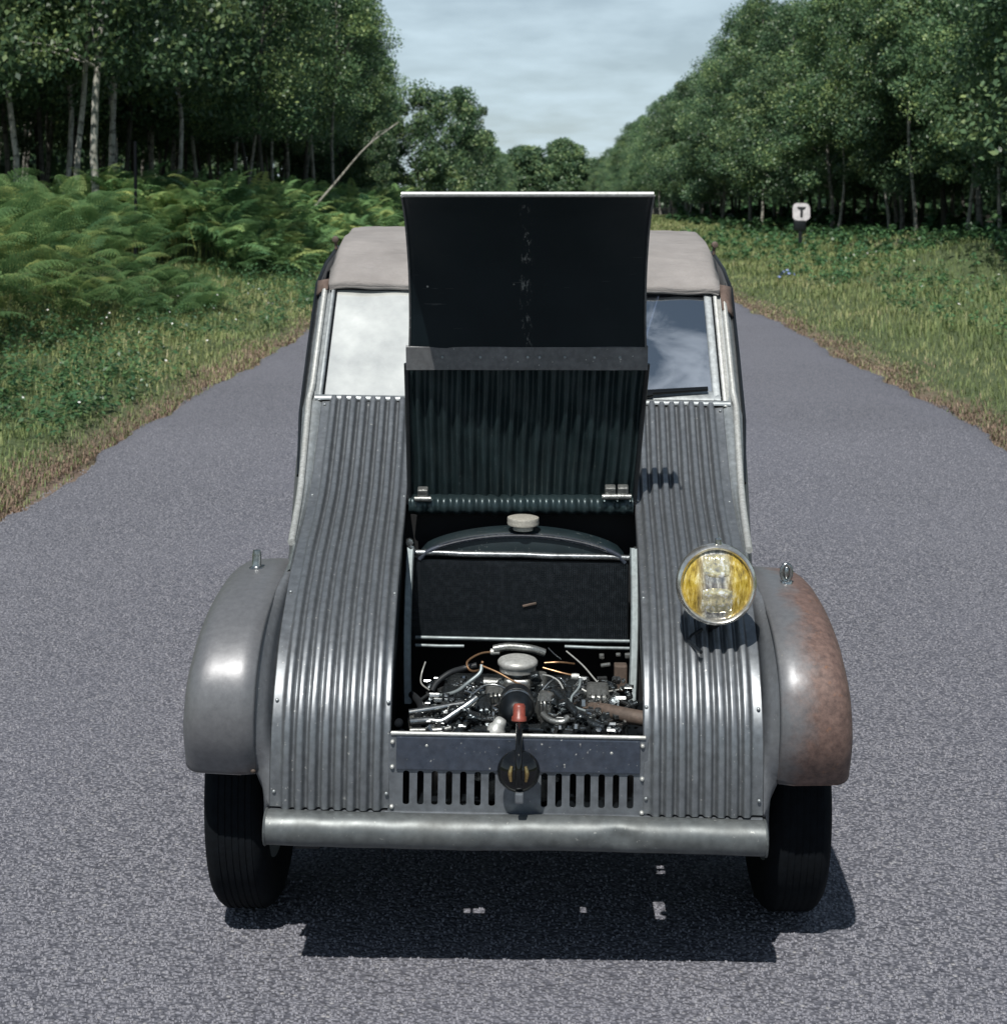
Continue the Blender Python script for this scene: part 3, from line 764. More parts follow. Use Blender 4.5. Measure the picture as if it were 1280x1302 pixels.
for f, (dy, dz) in enumerate(((.004, -.008), (-.008, -.010), (-.010, .0), (-.018, .044), (-.014, .048))):
    rr_.append([(cx + v * .2865, y0 + dy + .002 * math.sin(v * 8), z0 + dz) for v in np.linspace(-1, 1, 25)])
mb.grid(rr_, smooth=False); mb.build('flange', M['flange'], lid, solid=.002)
mb = MB()
for q in (-.2, -.11, -.05, .002, .03, .09, .16, .22):
    mb = MB(); mb.lathe([(0, -.003), (.003, -.0025), (.004, 0), (.004, .004)], 'y', (cx + q, y0 - .0145, z0 + .02), 8); mb.build('rivet', M['alu'], lid)

# hinges and hinge rail at the cowl
for px in (538, 776, 792):
    mb = MB(); c = Pc(px, 626, 3.84); mb.box(c, (.026, .02, .03), Matrix.Rotation(R(25), 3, 'X'), bev=.004); mb.tube([(c[0] - .02, c[1] - .008, c[2] - .012), (c[0] + .02, c[1] - .008, c[2] - .012)], .007, 8)
    mb.build('hinge', M['castl'], lid)
mb = MB()
rows = []
for z, y in ((.872, 3.862), (.858, 3.846), (.838, 3.842), (.826, 3.85)):
    rows.append([(.006 + v * .274, y - 3.6 - .005 * math.cos(v * math.pi * 17.5), z) for v in np.linspace(-1, 1, 205)])
mb.grid(rows); mb.build('hinge_rail', M['darkcorr'], lid, solid=.002)
# cowl behind the lid (continuation of the corrugated skin up to the screen)
mb = MB(); rows = []
for (y, z), (ny, nz) in list(zip(HPS, HN))[55:]:
    rows.append([(v * (xin(y) - .002), y + ny * .0055 * (1 - math.cos((v + 1) * math.pi * 8.5)), z + nz * .0055 * (1 - math.cos((v + 1) * math.pi * 8.5))) for v in np.linspace(-1, 1, 170)])
mb.grid(rows, flip=True); part(mb, 'cowl', M['corr'], recalc=False)

# ---- engine bay
def D(y): return y - 3.6
for s in (-1, 1):
    mb = MB(); rows = []
    for (y, z), (ny, nz) in zip(HPS, HN):
        if y > D(3.86): break
        x = s * (xin(y) + .001)
        rows.append([(x, y - ny * .021, z - nz * .021), (x + s * .010, y + .01, min(z - .025, .50)), (x + s * .012, y + .012, .27 if s < 0 else min(z - .03, .485))])
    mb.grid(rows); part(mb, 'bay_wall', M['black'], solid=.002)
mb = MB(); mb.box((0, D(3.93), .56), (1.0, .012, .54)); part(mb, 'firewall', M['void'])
# undertray with a few real gaps that let spots of sun through
holes = [rrect(.262, D(3.30), .288, D(3.39), .006, 3), rrect(.282, D(3.535), .310, D(3.555), .003, 2), rrect(.286, D(3.565), .304, D(3.60), .003, 2),
         rrect(-.165, D(3.325), -.150, D(3.35), .003, 2), rrect(-.145, D(3.325), -.118, D(3.35), .003, 2), rrect(.096, D(3.33), .110, D(3.36), .003, 2)]
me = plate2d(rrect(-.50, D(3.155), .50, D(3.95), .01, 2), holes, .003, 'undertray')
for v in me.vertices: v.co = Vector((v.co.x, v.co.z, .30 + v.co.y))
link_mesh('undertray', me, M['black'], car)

rad = None
Yr = 3.80
mb = MB(); mb.box((0.002, D(Yr), .633), (.520, .055, .196))
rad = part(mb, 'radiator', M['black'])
mb = MB()      # fine fins in front of the matrix
for i in range(96):
    x = -.256 + .512 * i / 95; mb.add([(x - .0009, D(Yr) - .0345, .538), (x + .0009, D(Yr) - .0345, .538), (x + .0009, D(Yr) - .0345, .730), (x - .0009, D(Yr) - .0345, .730)], [(0, 1, 2, 3)], False)
    mb.add([(x - .0009, D(Yr) - .0345, .538), (x - .0009, D(Yr) - .0275, .538), (x - .0009, D(Yr) - .0275, .730), (x - .0009, D(Yr) - .0345, .730)], [(0, 1, 2, 3)], False)
for i in range(44):
    z = .541 + .187 * i / 43; mb.add([(-.256, D(Yr) - .0335, z - .0007), (.258, D(Yr) - .0335, z - .0007), (.258, D(Yr) - .0335, z + .0007), (-.256, D(Yr) - .0335, z + .0007)], [(0, 1, 2, 3)], False)
o = mb.build('core_fins', M['core'], rad, roll=True, recalc=False); tag(o, kind='stuff')
mb = MB(); a_, b_ = Pc(523, 703, Yr - .03), Pc(802, 709, Yr - .03)
pts = [tuple(a_[i] * (1 - t) + b_[i] * t for i in range(3)) for t in np.linspace(0, 1, 9)]
mb.tube([(p[0], p[1], p[2] + .001 * math.sin(i * 2.1)) for i, p in enumerate(pts)], .0072, 10)
mb.build('top_bar', M['scuffed'], rad, roll=True)
mb = MB(); rows = []
for i in range(33):
    t = i / 32; x = -.240 + .492 * t; zt = .738 + .062 * (math.sin(math.pi * t) ** .55)
    rows.append([(x, D(Yr) - .024, .737), (x, D(Yr) - .03, zt - .010), (x, D(Yr) - .022, zt), (x, D(Yr) + .03, zt + .004)])
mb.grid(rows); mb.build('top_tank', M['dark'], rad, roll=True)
mb = MB(); mb.tube([(r[1][0], r[1][1] - .002, r[1][2] + .002) for r in rows], .0058, 8); mb.build('tank_edge', M['blue'], rad, roll=True)
mb = MB(); rows2 = [(r[1][0], r[1][1] - .0065, r[1][2] + .004) for r in rows[3:30]]
mb.tube(rows2, .0028, 6); mb.build('tank_highlight_bead', M['chrome'], rad, roll=True); rad.children[-1].name = 'tank_bead'
c = Pc(663, 662, Yr - .02)
mb = MB(); mb.lathe([(0, .010), (.031, .010), (.0375, .008), (.0385, .003), (.0375, .0), (.0385, -.004), (.0375, -.009), (.032, -.011), (.024, -.011), (.024, -.022)], 'z', c, 36)
mb.build('filler_cap', M['cap'], rad, roll=True)
for s, px0, px1 in ((-1, 520, 519), (1, 804, 804)):
    mb = MB(); t0, t1 = Pc(px0, 696, Yr - .05), Pc(px1, 895, Yr - .20)
    rows = []
    for t in np.linspace(0, 1, 10):
        p = [t0[i] * (1 - t) + t1[i] * t for i in range(3)]; q = .004 * math.sin(t * 3.1) * s
        rows.append([(p[0] - .0085 + q, p[1], p[2]), (p[0] - .006 + q, p[1] - .005, p[2]), (p[0] + .006 + q, p[1] - .005, p[2]), (p[0] + .0085 + q, p[1], p[2])])
    mb.grid(rows, smooth=False); mb.build('support_post', M['post'], rad, roll=True, solid=.002)
mb = MB()
for (ax, ay), (bx_, by), r, Y in (((528, 811), (800, 815), .0045, 3.76), ((528, 821), (590, 822), .004, 3.74), ((718, 822), (800, 824), .004, 3.74)):
    mb = MB(); mb.tube([Pc(ax, ay, Y), Pc((ax + bx_) / 2, (ay + by) / 2 + .5, Y), Pc(bx_, by, Y)], r, 8)
    mb.build('lower_bar', M['post'], rad, roll=True)
mb = MB(); mb.tube([Pc(664, 771, Yr - .038), Pc(672, 769, Yr - .038), Pc(681, 767, Yr - .038)], .003, 6); mb.build('straw_caught_in_core', M['pipe'], rad, roll=True); rad.children[-1].name = 'straw'
mb = MB()
for px, py in ((519, 690), (806, 700), (521, 698), (803, 706)):
    mb = MB(); mb.lathe([(0, -.008), (.009, -.006), (.011, 0), (.009, .006), (0, .008)], 'y', Pc(px, py, Yr - .05), 8)
    mb.build('corner_bolt', M['steel'], rad, roll=True)

mb = MB()      # crankcase and gearbox
mb.box((0, D(3.50), .415), (.20, .30, .14), bev=.03, smooth=True); mb.box((0, D(3.36), .40), (.15, .12, .15), bev=.025, smooth=True)
mb.box((.0, D(3.62), .45), (.34, .10, .09), bev=.02, smooth=True)
eng = part(mb, 'engine', M['cast'])
def sub(mb, name, mat, **k): return mb.build(name, mat, eng, roll=True, **k)
# flywheel housing behind the knob
c = Pc(657, 902, 3.30); mb = MB(); mb.lathe([(0, -.04), (.018, -.038), (.026, -.03), (.033, -.012), (.036, .01), (.036, .06)], 'y', c, 28); sub(mb, 'dynamo_housing', M['black'])
mb = MB(); mb.lathe([(.0365, -.003), (.039, 0), (.039, .008), (.0365, .011)], 'y', (c[0], c[1] + .01, c[2]), 28); sub(mb, 'clamp_ring', M['steel'])
# cylinders with fins
for s in (-1, 1):
    mb = MB(); cx, cy, cz = s * .155, D(3.40), .445
    prof = [(.0, .0)]
    for i in range(11):
        h = .006 + i * .009; prof += [(.030, h), (.046, h + .001), (.046, h + .004), (.030, h + .005)]
    prof += [(.034, .108), (.0, .11)]
    rows = MB(); rows.lathe([(r, s * h) for r, h in prof], 'x', (s * .085, cy, cz), 24); sub(rows, 'cylinder', M['cast'])
    mb.box((s * .215, cy, cz), (.045, .085, .075), bev=.012, smooth=True); sub(mb, 'cylinder_head', M['castl'])
# crankcase covers and a gear case that show as solid grey masses
for px, py, Y, w, d, h in ((692, 899, 3.36, .034, .05, .055), (612, 903, 3.38, .050, .06, .040), (630, 884, 3.43, .040, .05, .03), (716, 888, 3.42, .045, .05, .034), (575, 888, 3.44, .05, .06, .03), (760, 884, 3.45, .05, .06, .034)):
    mb = MB(); c = Pc(px, py, Y); mb.box(c, (w, d, h), Matrix.Rotation(R((px % 9) * 3 - 12), 3, 'Y') @ Matrix.Rotation(R(20), 3, 'X'), bev=.010, smooth=True)
    for k in range(4): mb.box((c[0] - w * .36 + w * .24 * k, c[1] - d * .45, c[2] + h * .1), (.004, .016, h * .9), Matrix.Rotation(R(20), 3, 'X'), bev=.0015)
    sub(mb, 'crankcase_cover', M['castl'] if px in (692, 630, 760) else M['cast'])
# air cleaner can
c = Pc(658, 841, 3.50)
mb = MB(); mb.lathe([(0, .010), (.018, .011), (.034, .008), (.041, .005), (.0445, .001), (.0445, -.006), (.041, -.009), (.040, -.020), (.030, -.022), (.018, -.024), (.018, -.07)], 'z', c, 44)
sub(mb, 'air_cleaner', M['bright'])
mb = MB(); mb.tube([(c[0] - .055, c[1] + .05, c[2] + .012), (c[0] - .02, c[1] + .05, c[2] + .018), (c[0] + .03, c[1] + .05, c[2] + .014), (c[0] + .06, c[1] + .055, c[2] + .004)], .009, 8, smoothpath=4); sub(mb, 'intake_pipe', M['castl'])
mb = MB(); mb.box((c[0], c[1] - .01, c[2] - .055), (.06, .05, .05), bev=.01, smooth=True); mb.lathe([(0, .02), (.015, .02), (.017, .012), (.017, -.02)], 'z', (c[0] + .05, c[1], c[2] - .045), 14); mb.lathe([(0, .02), (.012, .02), (.013, -.02)], 'x', (c[0] - .055, c[1], c[2] - .05), 12); sub(mb, 'carburettor', M['castl'])
def line(name, mat, r, *pts, Y=None):
    mb = MB(); P = [Pc(p[0], p[1], p[2]) for p in pts]; mb.tube(P, r, 8, smoothpath=6); sub(mb, name, mat); return mb
# copper fuel lines
line('fuel_line', M['copper'], .0026, (636, 829, 3.56), (612, 831, 3.54), (594, 842, 3.5), (598, 853, 3.48), (610, 852, 3.46), (613, 842, 3.44))
line('fuel_line', M['copper'], .0024, (610, 846, 3.44), (632, 855, 3.42), (652, 866, 3.40), (668, 873, 3.38))
line('fuel_line', M['copper'], .0022, (692, 843, 3.50), (712, 842, 3.5), (730, 844, 3.52))
line('fuel_line', M['copper'], .0024, (690, 849, 3.46), (712, 855, 3.45), (730, 859, 3.45))
mb = MB(); mb.lathe([(0, -.009), (.006, -.008), (.007, 0), (.006, .009), (0, .01)], 'x', Pc(731, 860, 3.45), 10); sub(mb, 'union_nut', M['bright']); mb = MB(); mb.lathe([(0, -.009), (.007, -.008), (.007, 0), (.006, .012), (0, .013)], 'x', Pc(628, 829, 3.55), 10); sub(mb, 'union_nut', M['bright'])
# grey hoses
line('hose', M['hose'], .0062, (549, 880, 3.46), (556, 868, 3.48), (572, 856, 3.5), (590, 850, 3.52), (606, 846, 3.52))
line('hose', M['post'], .0042, (612, 846, 3.44), (610, 856, 3.43), (596, 868, 3.42), (580, 880, 3.42), (560, 885, 3.43), (545, 884, 3.45))
line('wire', M['bright'], .0018, (541, 842, 3.55), (536, 858, 3.54), (536, 870, 3.5), (546, 878, 3.46))
line('wire', M['bright'], .0018, (720, 828, 3.60), (740, 845, 3.55), (755, 862, 3.5), (767, 876, 3.46))
line('wire', M['steel'], .0016, (697, 824, 3.60), (705, 832, 3.58), (713, 838, 3.56))
line('cable', M['post'], .0028, (738, 862, 3.42), (736, 874, 3.40), (727, 886, 3.38), (728, 897, 3.36), (745, 904, 3.34))
line('cable', M['bright'], .0020, (740, 876, 3.46), (752, 881, 3.45), (772, 879, 3.45), (796, 875, 3.5))
line('lead', M['bright'], .0017, (690, 858, 3.42), (700, 860, 3.40), (710, 866, 3.38), (716, 876, 3.36))
line('lead', M['steel'], .0022, (688, 880, 3.38), (700, 866, 3.40), (712, 862, 3.42), (720, 872, 3.4))
line('lead', M['steel'], .0022, (600, 884, 3.36), (616, 872, 3.38), (634, 872, 3.38), (650, 880, 3.36))
# bright pipes to the left, right exhaust
line('inlet_tube', M['steel'], .0072, (520, 907, 3.33), (545, 903, 3.34), (568, 899, 3.35), (590, 895, 3.36))
line('inlet_tube', M['steel'], .0085, (521, 919, 3.29), (545, 917, 3.30), (562, 918, 3.30), (578, 908, 3.31), (596, 896, 3.32), (606, 888, 3.33))
line('inlet_tube', M['castl'], .0060, (522, 930, 3.25), (560, 929, 3.25), (574, 926, 3.25))
line('exhaust_pipe', M['pipe'], .0165, (748, 902, 3.42), (770, 904, 3.37), (800, 910, 3.33), (828, 915, 3.31))
line('exhaust_branch', M['pipe'], .0095, (743, 906, 3.40), (754, 899, 3.42), (766, 890, 3.46))
line('inlet_tube', M['cast'], .0100, (706, 880, 3.40), (718, 892, 3.37), (734, 908, 3.33), (752, 920, 3.30), (770, 926, 3.28))
line('inlet_tube', M['castl'], .0068, (690, 908, 3.30), (700, 916, 3.28), (715, 918, 3.27), (722, 912, 3.28))
line('drain_hose', M['hose'], .008, (524, 884, 3.5), (532, 892, 3.42), (536, 903, 3.36), (531, 912, 3.32))
mb = MB(); c = Pc(635, 921, 3.24); mb.lathe([(0, .014), (.010, .012), (.0135, .004), (.014, -.004), (.018, -.008), (.019, -.02)], 'z', c, 20, Matrix.Rotation(R(25), 3, 'Y')); sub(mb, 'oil_cap', M['bright'])
mb = MB()
for px, py, Y, w, h in ((738, 911, 3.30, .02, .024), (681, 862, 3.46, .02, .03), (592, 904, 3.32, .024, .026), (603, 912, 3.28, .03, .02), (576, 906, 3.33, .018, .03), (716, 898, 3.34, .02, .03), (700, 893, 3.35, .03, .02), (672, 926, 3.24, .05, .012), (612, 928, 3.24, .028, .012)):
    mb = MB(); c = Pc(px, py, Y); mb.box(c, (w, .03, h * .8), Matrix.Rotation(R(17 * ((px % 5) - 2)), 3, 'Y'), bev=.005, smooth=True); mb.tube([(c[0] - w * .5, c[1] - .012, c[2]), (c[0], c[1] - .02, c[2] + h * .3), (c[0] + w * .6, c[1] - .012, c[2] - h * .1)], .0035, 6, smoothpath=3)
    sub(mb, 'engine_bracket', M['cast'])
# oily clutter of nuts, clips and unions
mb = MB(); rg = random.Random(9)
for i in range(260):
    px, py = rg.uniform(540, 800), rg.uniform(862, 932); Y = 3.52 - .28 * (py - 862) / 70 + rg.uniform(-.015, .03)
    if abs(px - 660) < 30 and py > 880: continue
    c = Pc(px, py, Y); r = rg.uniform(.002, .0075); q = Matrix.Rotation(rg.uniform(0, 3), 3, rg.choice('XYZ'))
    if rg.random() < .5: mb.lathe([(0, -r), (r, -r * .9), (r, r * .9), (0, r)], 'z', c, 6, q, smooth=False)
    else: mb.box(c, (r * 3.2, r * 1.4, r * 1.2), q, bev=.0015)
o = sub(mb, 'fittings', M['steel']); tag(o, kind='stuff')
mb = MB()
for i in range(70):
    px, py = rg.uniform(535, 805), rg.uniform(868, 934); Y = 3.50 - .26 * (py - 868) / 70 + rg.uniform(-.01, .05)
    c = Pc(px, py, Y); r = rg.uniform(.006, .017); mb.lathe([(0, -r * 1.3), (r * .6, -r * 1.25), (r * .75, -r * .8), (r * .75, -r * .2), (r, -r * .1), (r, r * .3), (r * .6, r * .4), (r * .55, r * 1.1), (0, r * 1.15)], 'z', c, 12, Matrix.Rotation(rg.uniform(-1.4, 1.4), 3, 'Y') @ Matrix.Rotation(rg.uniform(-1.2, 1.2), 3, 'X'))
o = sub(mb, 'cast_lugs', M['cast']); tag(o, kind='stuff')
mb = MB()
for k in range(46):
    x0, y0 = rg.uniform(545, 640) if k % 2 else rg.uniform(685, 790), rg.uniform(868, 905); P = [(x0, y0)]
    for j in range(3): P.append((P[-1][0] + rg.uniform(-22, 22), P[-1][1] + rg.uniform(-3, 15)))
    mb.tube([Pc(a, b, 3.50 - .24 * (b - 868) / 66) for a, b in P], rg.choice([.0014, .0018, .0026, .004]), 6, smoothpath=5)
o = sub(mb, 'small_leads', M['steel']); tag(o, kind='stuff')
mb = MB()
for px, py, Y in ((786, 832, 3.72), (765, 834, 3.72), (799, 833, 3.72), (770, 845, 3.7)):
    mb = MB(); c = Pc(px, py, Y); mb.box(c, (.018 + .006 * (px % 3 - 1), .01, .008 + .004 * (px % 2)), Matrix.Rotation(R(px % 7 * 3 - 9), 3, 'Y'), bev=.003)
    sub(mb, 'terminal_block', M['castl'])
mb = MB(); mb.box(Pc(789, 860, 3.66), (.03, .03, .06), bev=.004); sub(mb, 'regulator', M['pipe'])
mb = MB()
for px, py in ((507, 921), (815, 930), (509, 933)):
    mb = MB(); mb.lathe([(0, -.009), (.006, -.008), (.009, -.002), (.009, .006)], 'y', Pc(px, py, 3.19), 10)
    sub(mb, 'lid_buffer', M['rubber'])

# ---- windscreen and cabin
WS0, WS1 = (4.210, 1.052), (4.500, 1.350)
def wsp(x, t, off=0.0):
    n = (-.716, .698); return (x, D(WS0[0] + (WS1[0] - WS0[0]) * t) + n[0] * off, WS0[1] + (WS1[1] - WS0[1]) * t + n[1] * off)
for s in (-1, 1):
    mb = MB(); rows = []
    for t in np.linspace(-.02, 1.0, 12):
        rows.append([wsp(s * x, t, o_) for x, o_ in ((.535, -.004), (.536, .008), (.540, .011), (.546, .010), (.548, .002), (.556, .0), (.560, -.02))])
    mb.grid(rows); fr = part(mb, 'windscreen_pillar', M['bright'] if s > 0 else M['alu'])
mb = MB(); rows = []
for x in np.linspace(-.555, .555, 120):
    j = .0012 * math.sin(x * 60) + .002 * (math.sin(x * 210) > .75)
    rows.append([wsp(x, -.016 + j * .6, .010), wsp(x, -.004 + j * .6, .014), wsp(x, .020, .013), wsp(x, .032, .006), wsp(x, .036, -.004)])
mb.grid(rows); fr = part(mb, 'windscreen_frame', M['alu'])
mb = MB(); mb.grid([[wsp(x, t, o_) for t, o_ in ((.93, -.002), (.935, .004), (1.02, .004))] for x in np.linspace(-.545, .545, 5)]); mb.build('header_rail', M['black'], fr, roll=True)
mb = MB(); mb.grid([[wsp(x, t, .006) for t in np.linspace(0.02, .95, 4)] for x in (-.018, 0, .018)]); mb.build('centre_post', M['bright'], fr, roll=True)
for s in (-1, 1):
    mb = MB(); mb.tube([wsp(s * .534, .035, .005), wsp(s * .534, .94, .005)], .003, 6); mb.build('rubber_seal', M['rubber'], fr, roll=True)
mb = MB()   # wide inner frame of the opening screen on the right
for s in (1,):
    mb.grid([[wsp(.510, t, .004), wsp(.514, t, .007), wsp(.533, t, .005)] for t in np.linspace(.035, .93, 6)])
    mb.grid([[wsp(x, .035, .006), wsp(x, .06, .007), wsp(x, .11, .004)] for x in np.linspace(.02, .534, 12)])
mb.build('inner_sash', M['alu'], fr, roll=True)
for s, mat in ((-1, 'skywhite'), (1, 'clear')):
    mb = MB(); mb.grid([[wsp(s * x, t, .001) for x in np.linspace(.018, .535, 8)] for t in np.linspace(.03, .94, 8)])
    p = part(mb, 'windscreen_pane', M[mat]); tag(p, 'windscreen pane with a white sky reflection painted on' if s < 0 else 'clear windscreen pane reflecting the sky')
a, b = wsp(.24, .04, .02), wsp(.497, .105, .018)
mb = MB(); va, vb = Vector(a), Vector(b); mb.tube([va, va.lerp(vb, .3), va.lerp(vb, .65), vb], [.0095, .0085, .0075, .0065], 8)
mb.tube([va.lerp(vb, .05) + Vector((0, -.006, -.012)), va.lerp(vb, .42) + Vector((0, -.006, -.004))], .009, 8)
part(mb, 'wiper', M['gloss'])

# scuttle strips at the outer edge of the cowl, leading up to the screen pillars
for s in (-1, 1):
    mb = MB(); rows = []
    for (y, z) in HPS[40:]:
        f = max(0, (y - D(3.60)) / .60); e = .012 + .040 * f
        x0 = xout(y) + .001
        rows.append([(s * x0, y, z - .004), (s * (x0 + e * .2), y, z + .003), (s * (x0 + e * .75), y, z - .003), (s * (x0 + e), y + .006, z - .022)])
    for t in np.linspace(.08, 1, 8):
        p = wsp(s * .556, t, .0); rows.append([(p[0] - s * .001, p[1], p[2]), (p[0] + s * .006, p[1], p[2] + .002), (p[0] + s * .026, p[1] + .012, p[2] - .006), (p[0] + s * .036, p[1] + .03, p[2] - .02)])
    mb.grid(rows); st = part(mb, 'scuttle_strip', M['alu'])
    mb = MB(); mb.tube([(s * (xout(y) + .013 + .022 * max(0, (y - D(3.6)) / .6)), y, z + .004) for y, z in HPS[44:]] + [tuple(Vector(wsp(s * .566, t, .006))) for t in np.linspace(.1, .92, 6)], .0085, 8); mb.build('pillar_bead', M['bright'], st, roll=True)
# body sides
BS = [(3.62, .520, .545, .770, .36), (3.80, .540, .572, .815, .35), (4.00, .562, .592, .885, .34), (4.20, .588, .612, 1.015, .34), (4.36, .590, .622, 1.18, .34), (4.52, .590, .622, 1.345, .34), (4.72, .592, .624, 1.395, .34),
      (5.05, .597, .626, 1.435, .34), (5.5, .600, .63, 1.445, .34), (6.0, .592, .63, 1.41, .35), (6.4, .565, .635, 1.27, .38), (6.75, .53, .60, 1.02, .42), (6.98, .49, .55, .78, .46)]
def bx(y, z):
    ys = [b[0] for b in BS]; xt, xm, zt, zb = (float(np.interp(y, ys, [b[k] for b in BS])) for k in (1, 2, 3, 4)); zm = zb + (zt - zb) * .45
    return xm + (xt - xm) * ((z - zm) / (zt - zm)) ** 1.6 if z > zm else xm - .03 * ((zm - z) / (zm - zb)) ** 2
def body_side(s):
    mb = MB(); rows = []
    for y, xt, xm, zt, zb in BS:
        zm = zb + (zt - zb) * .45; row = []
        for k in range(12):
            t = k / 11; z = zt + (zb - zt) * t
            x = xm + (xt - xm) * ((z - zm) / (zt - zm)) ** 1.6 if z > zm else xm - .03 * ((zm - z) / (zm - zb)) ** 2
            row.append((s * x, D(y), z))
        rows.append(row)
    mb.grid(rows); p = part(mb, 'body_side', M['paint'], solid=.004)
    e = MB(); e.tube([(r[0][0] + s * .004, r[0][1], r[0][2]) for r in rows[2:8]], .006, 6); e.build('gutter', M['black'], p, roll=True)
    g = MB()
    for y in (4.62, 5.42):
        g = MB(); g.tube([(s * (bx(y, z) + .001), D(y), z) for z in np.linspace(.37, 1.36, 12)], .004, 5); g.build('door_gap', M['black'], p, roll=True)
    w = MB(); w.grid([[(s * (bx(y, z) + .004), D(y), z) for z in (1.04, 1.2, 1.36)] for y in (4.68, 5.0, 5.36)]); w.build('side_window', M['clear'], p, roll=True)
    h = MB(); h.tube([(s * .622, D(5.30), .92), (s * .655, D(5.30), .92), (s * .657, D(5.22), .915)], .008, 8); h.build('door_handle', M['chrome'], p, roll=True)
    return p
bs = [body_side(s) for s in (-1, 1)]
mb = MB(); rows = []
for z, y, w in ((.46, 6.98, .49), (.78, 6.985, .49), (.98, 6.86, .50)): rows.append([(v * w, D(y) + .03 * (1 - v * v), z) for v in np.linspace(-1, 1, 9)])
mb.grid(rows); part(mb, 'tail_panel', M['paint'], solid=.004)

# canvas roof
RC = [(4.472, 1.336, .552), (4.468, 1.352, .554), (4.50, 1.372, .556), (4.62, 1.415, .566), (4.80, 1.455, .580), (5.0, 1.474, .588), (5.25, 1.488, .594), (5.6, 1.486, .597), (6.0, 1.452, .590), (6.4, 1.33, .565), (6.72, 1.12, .53), (6.90, .95, .505)]
mb = MB(); rows = []
pts = catmull([Vector((a, b, c)) for a, b, c in RC], 4)
for i, p in enumerate(pts):
    row = []; y, z, w = p; sag = .010 * math.sin(i * .9) * .3
    for v in np.linspace(-1, 1, 49):
        av = abs(v); f = max(0, (av - .965) / .035)
        dz = -.050 * f ** 2 * (min(1, max(0, (y - 4.47) / .25)) * .9 + .1)
        row.append((v * w * (1 - .0), D(y) + .003 * math.sin(v * 17), z + dz + .003 * (1 - v * v) + sag * (1 - v * v) + .0022 * math.sin(v * 13 + y * 17) + .0012 * math.sin(v * 31 - y * 23)))
    rows.append(row)
mb.grid(rows, flip=True); rf = part(mb, 'canvas_roof', M['canvas'], recalc=False)
rm = rf.modifiers.new('thickness', 'SOLIDIFY'); rm.thickness = .004; rm.offset = -1
mb = MB(); mb.tube([(r_[0], r_[1] - .001, r_[2]) for r_ in rows[1]], .005, 8); mb.build('front_hem', M['canvas'], rf, roll=True)
mb = MB()     # sewn seams
for k in (10,): mb.tube([(p[0], p[1], p[2] - .0005) for p in rows[k]], .0016, 6)
for j in (4, 44): mb.tube([(r_[j][0], r_[j][1], r_[j][2] - .0005) for r_ in rows[2:24]], .0016, 6)
mb.build('seam', M['canvasdark'], rf, roll=True)
for s in (-1, 1):
    mb = MB(); L = .07 if s > 0 else .03  # the short left tab paints in a dark fold shadow
    r_ = []
    for t in np.linspace(0, 1, 6):
        q = wsp(s * .56, 1 - t * .24 * L / .075, .012); r_.append([(q[0] - s * .004 * (1 - .3 * t), q[1], q[2] + .003), (q[0] + s * .012, q[1] - .006 * math.sin(t * 5), q[2]), (q[0] + s * .030, q[1] + .012, q[2] - .004 - .012 * t)])
    mb.grid(r_); mb.build('corner_tab_fold_shade', M['canvasdark'], rf, roll=True, solid=.004)
for s in (-1, 1):
    mb = MB(); mb.lathe([(0, .016), (.008, .013), (.011, 0), (.010, -.012), (0, -.016)], 'y', (s * .600, D(4.98), 1.462), 10); mb.tube([(s * .597, D(4.98), 1.43), (s * .600, D(4.98), 1.462)], .005, 6)
    mb.build('roof_toggle', M['pipe'], rf, roll=True)
# cabin interior and floor
mb = MB(); mb.box((0, D(4.33), .99), (1.06, .14, .05), bev=.015); part(mb, 'dashboard', M['black'])
mb = MB(); mb.box((0, D(5.43), .335), (1.18, 3.04, .03)); part(mb, 'floor_pan', M['black'])
for s in (-1, 1):
    mb = MB(); rows = [[(s * .29 + v * .23, D(y), z + .02 * v * v) for v in np.linspace(-1, 1, 7)] for y, z in ((4.85, .62), (5.0, .60), (5.25, .58), (5.36, .66), (5.44, .88), (5.48, 1.02))]
    mb.grid(rows); part(mb, 'seat', M['hose'], solid=.02)
mb = MB(); c0 = Vector((-.29, D(4.62), 1.02)); q = Matrix.Rotation(R(62), 3, 'X')
mb.tube([c0 + q @ Vector((.19 * math.cos(a), .19 * math.sin(a), 0)) for a in np.linspace(0, 2 * math.pi, 33)], .009, 8, caps=False); mb.tube([c0, c0 + q @ Vector((0, 0, -.3))], .012, 8)
for a in (0.3, 2.4, 4.5): mb.tube([c0, c0 + q @ Vector((.19 * math.cos(a), .19 * math.sin(a), 0))], .007, 6)
part(mb, 'steering_wheel', M['black'])
mb = MB()
for s in (-1, 1): mb.box((s * .27, D(5.42), .295), (.06, 2.9, .05)); mb.box((s * .43, D(3.62), .285), (.05, .8, .04))
mb.tube([(-.56, 0, .31), (.56, 0, .31)], .022, 10); mb.tube([(-.56, D(5.97), .31), (.56, D(5.97), .31)], .03, 10)
part(mb, 'chassis', M['black'], roll=False)

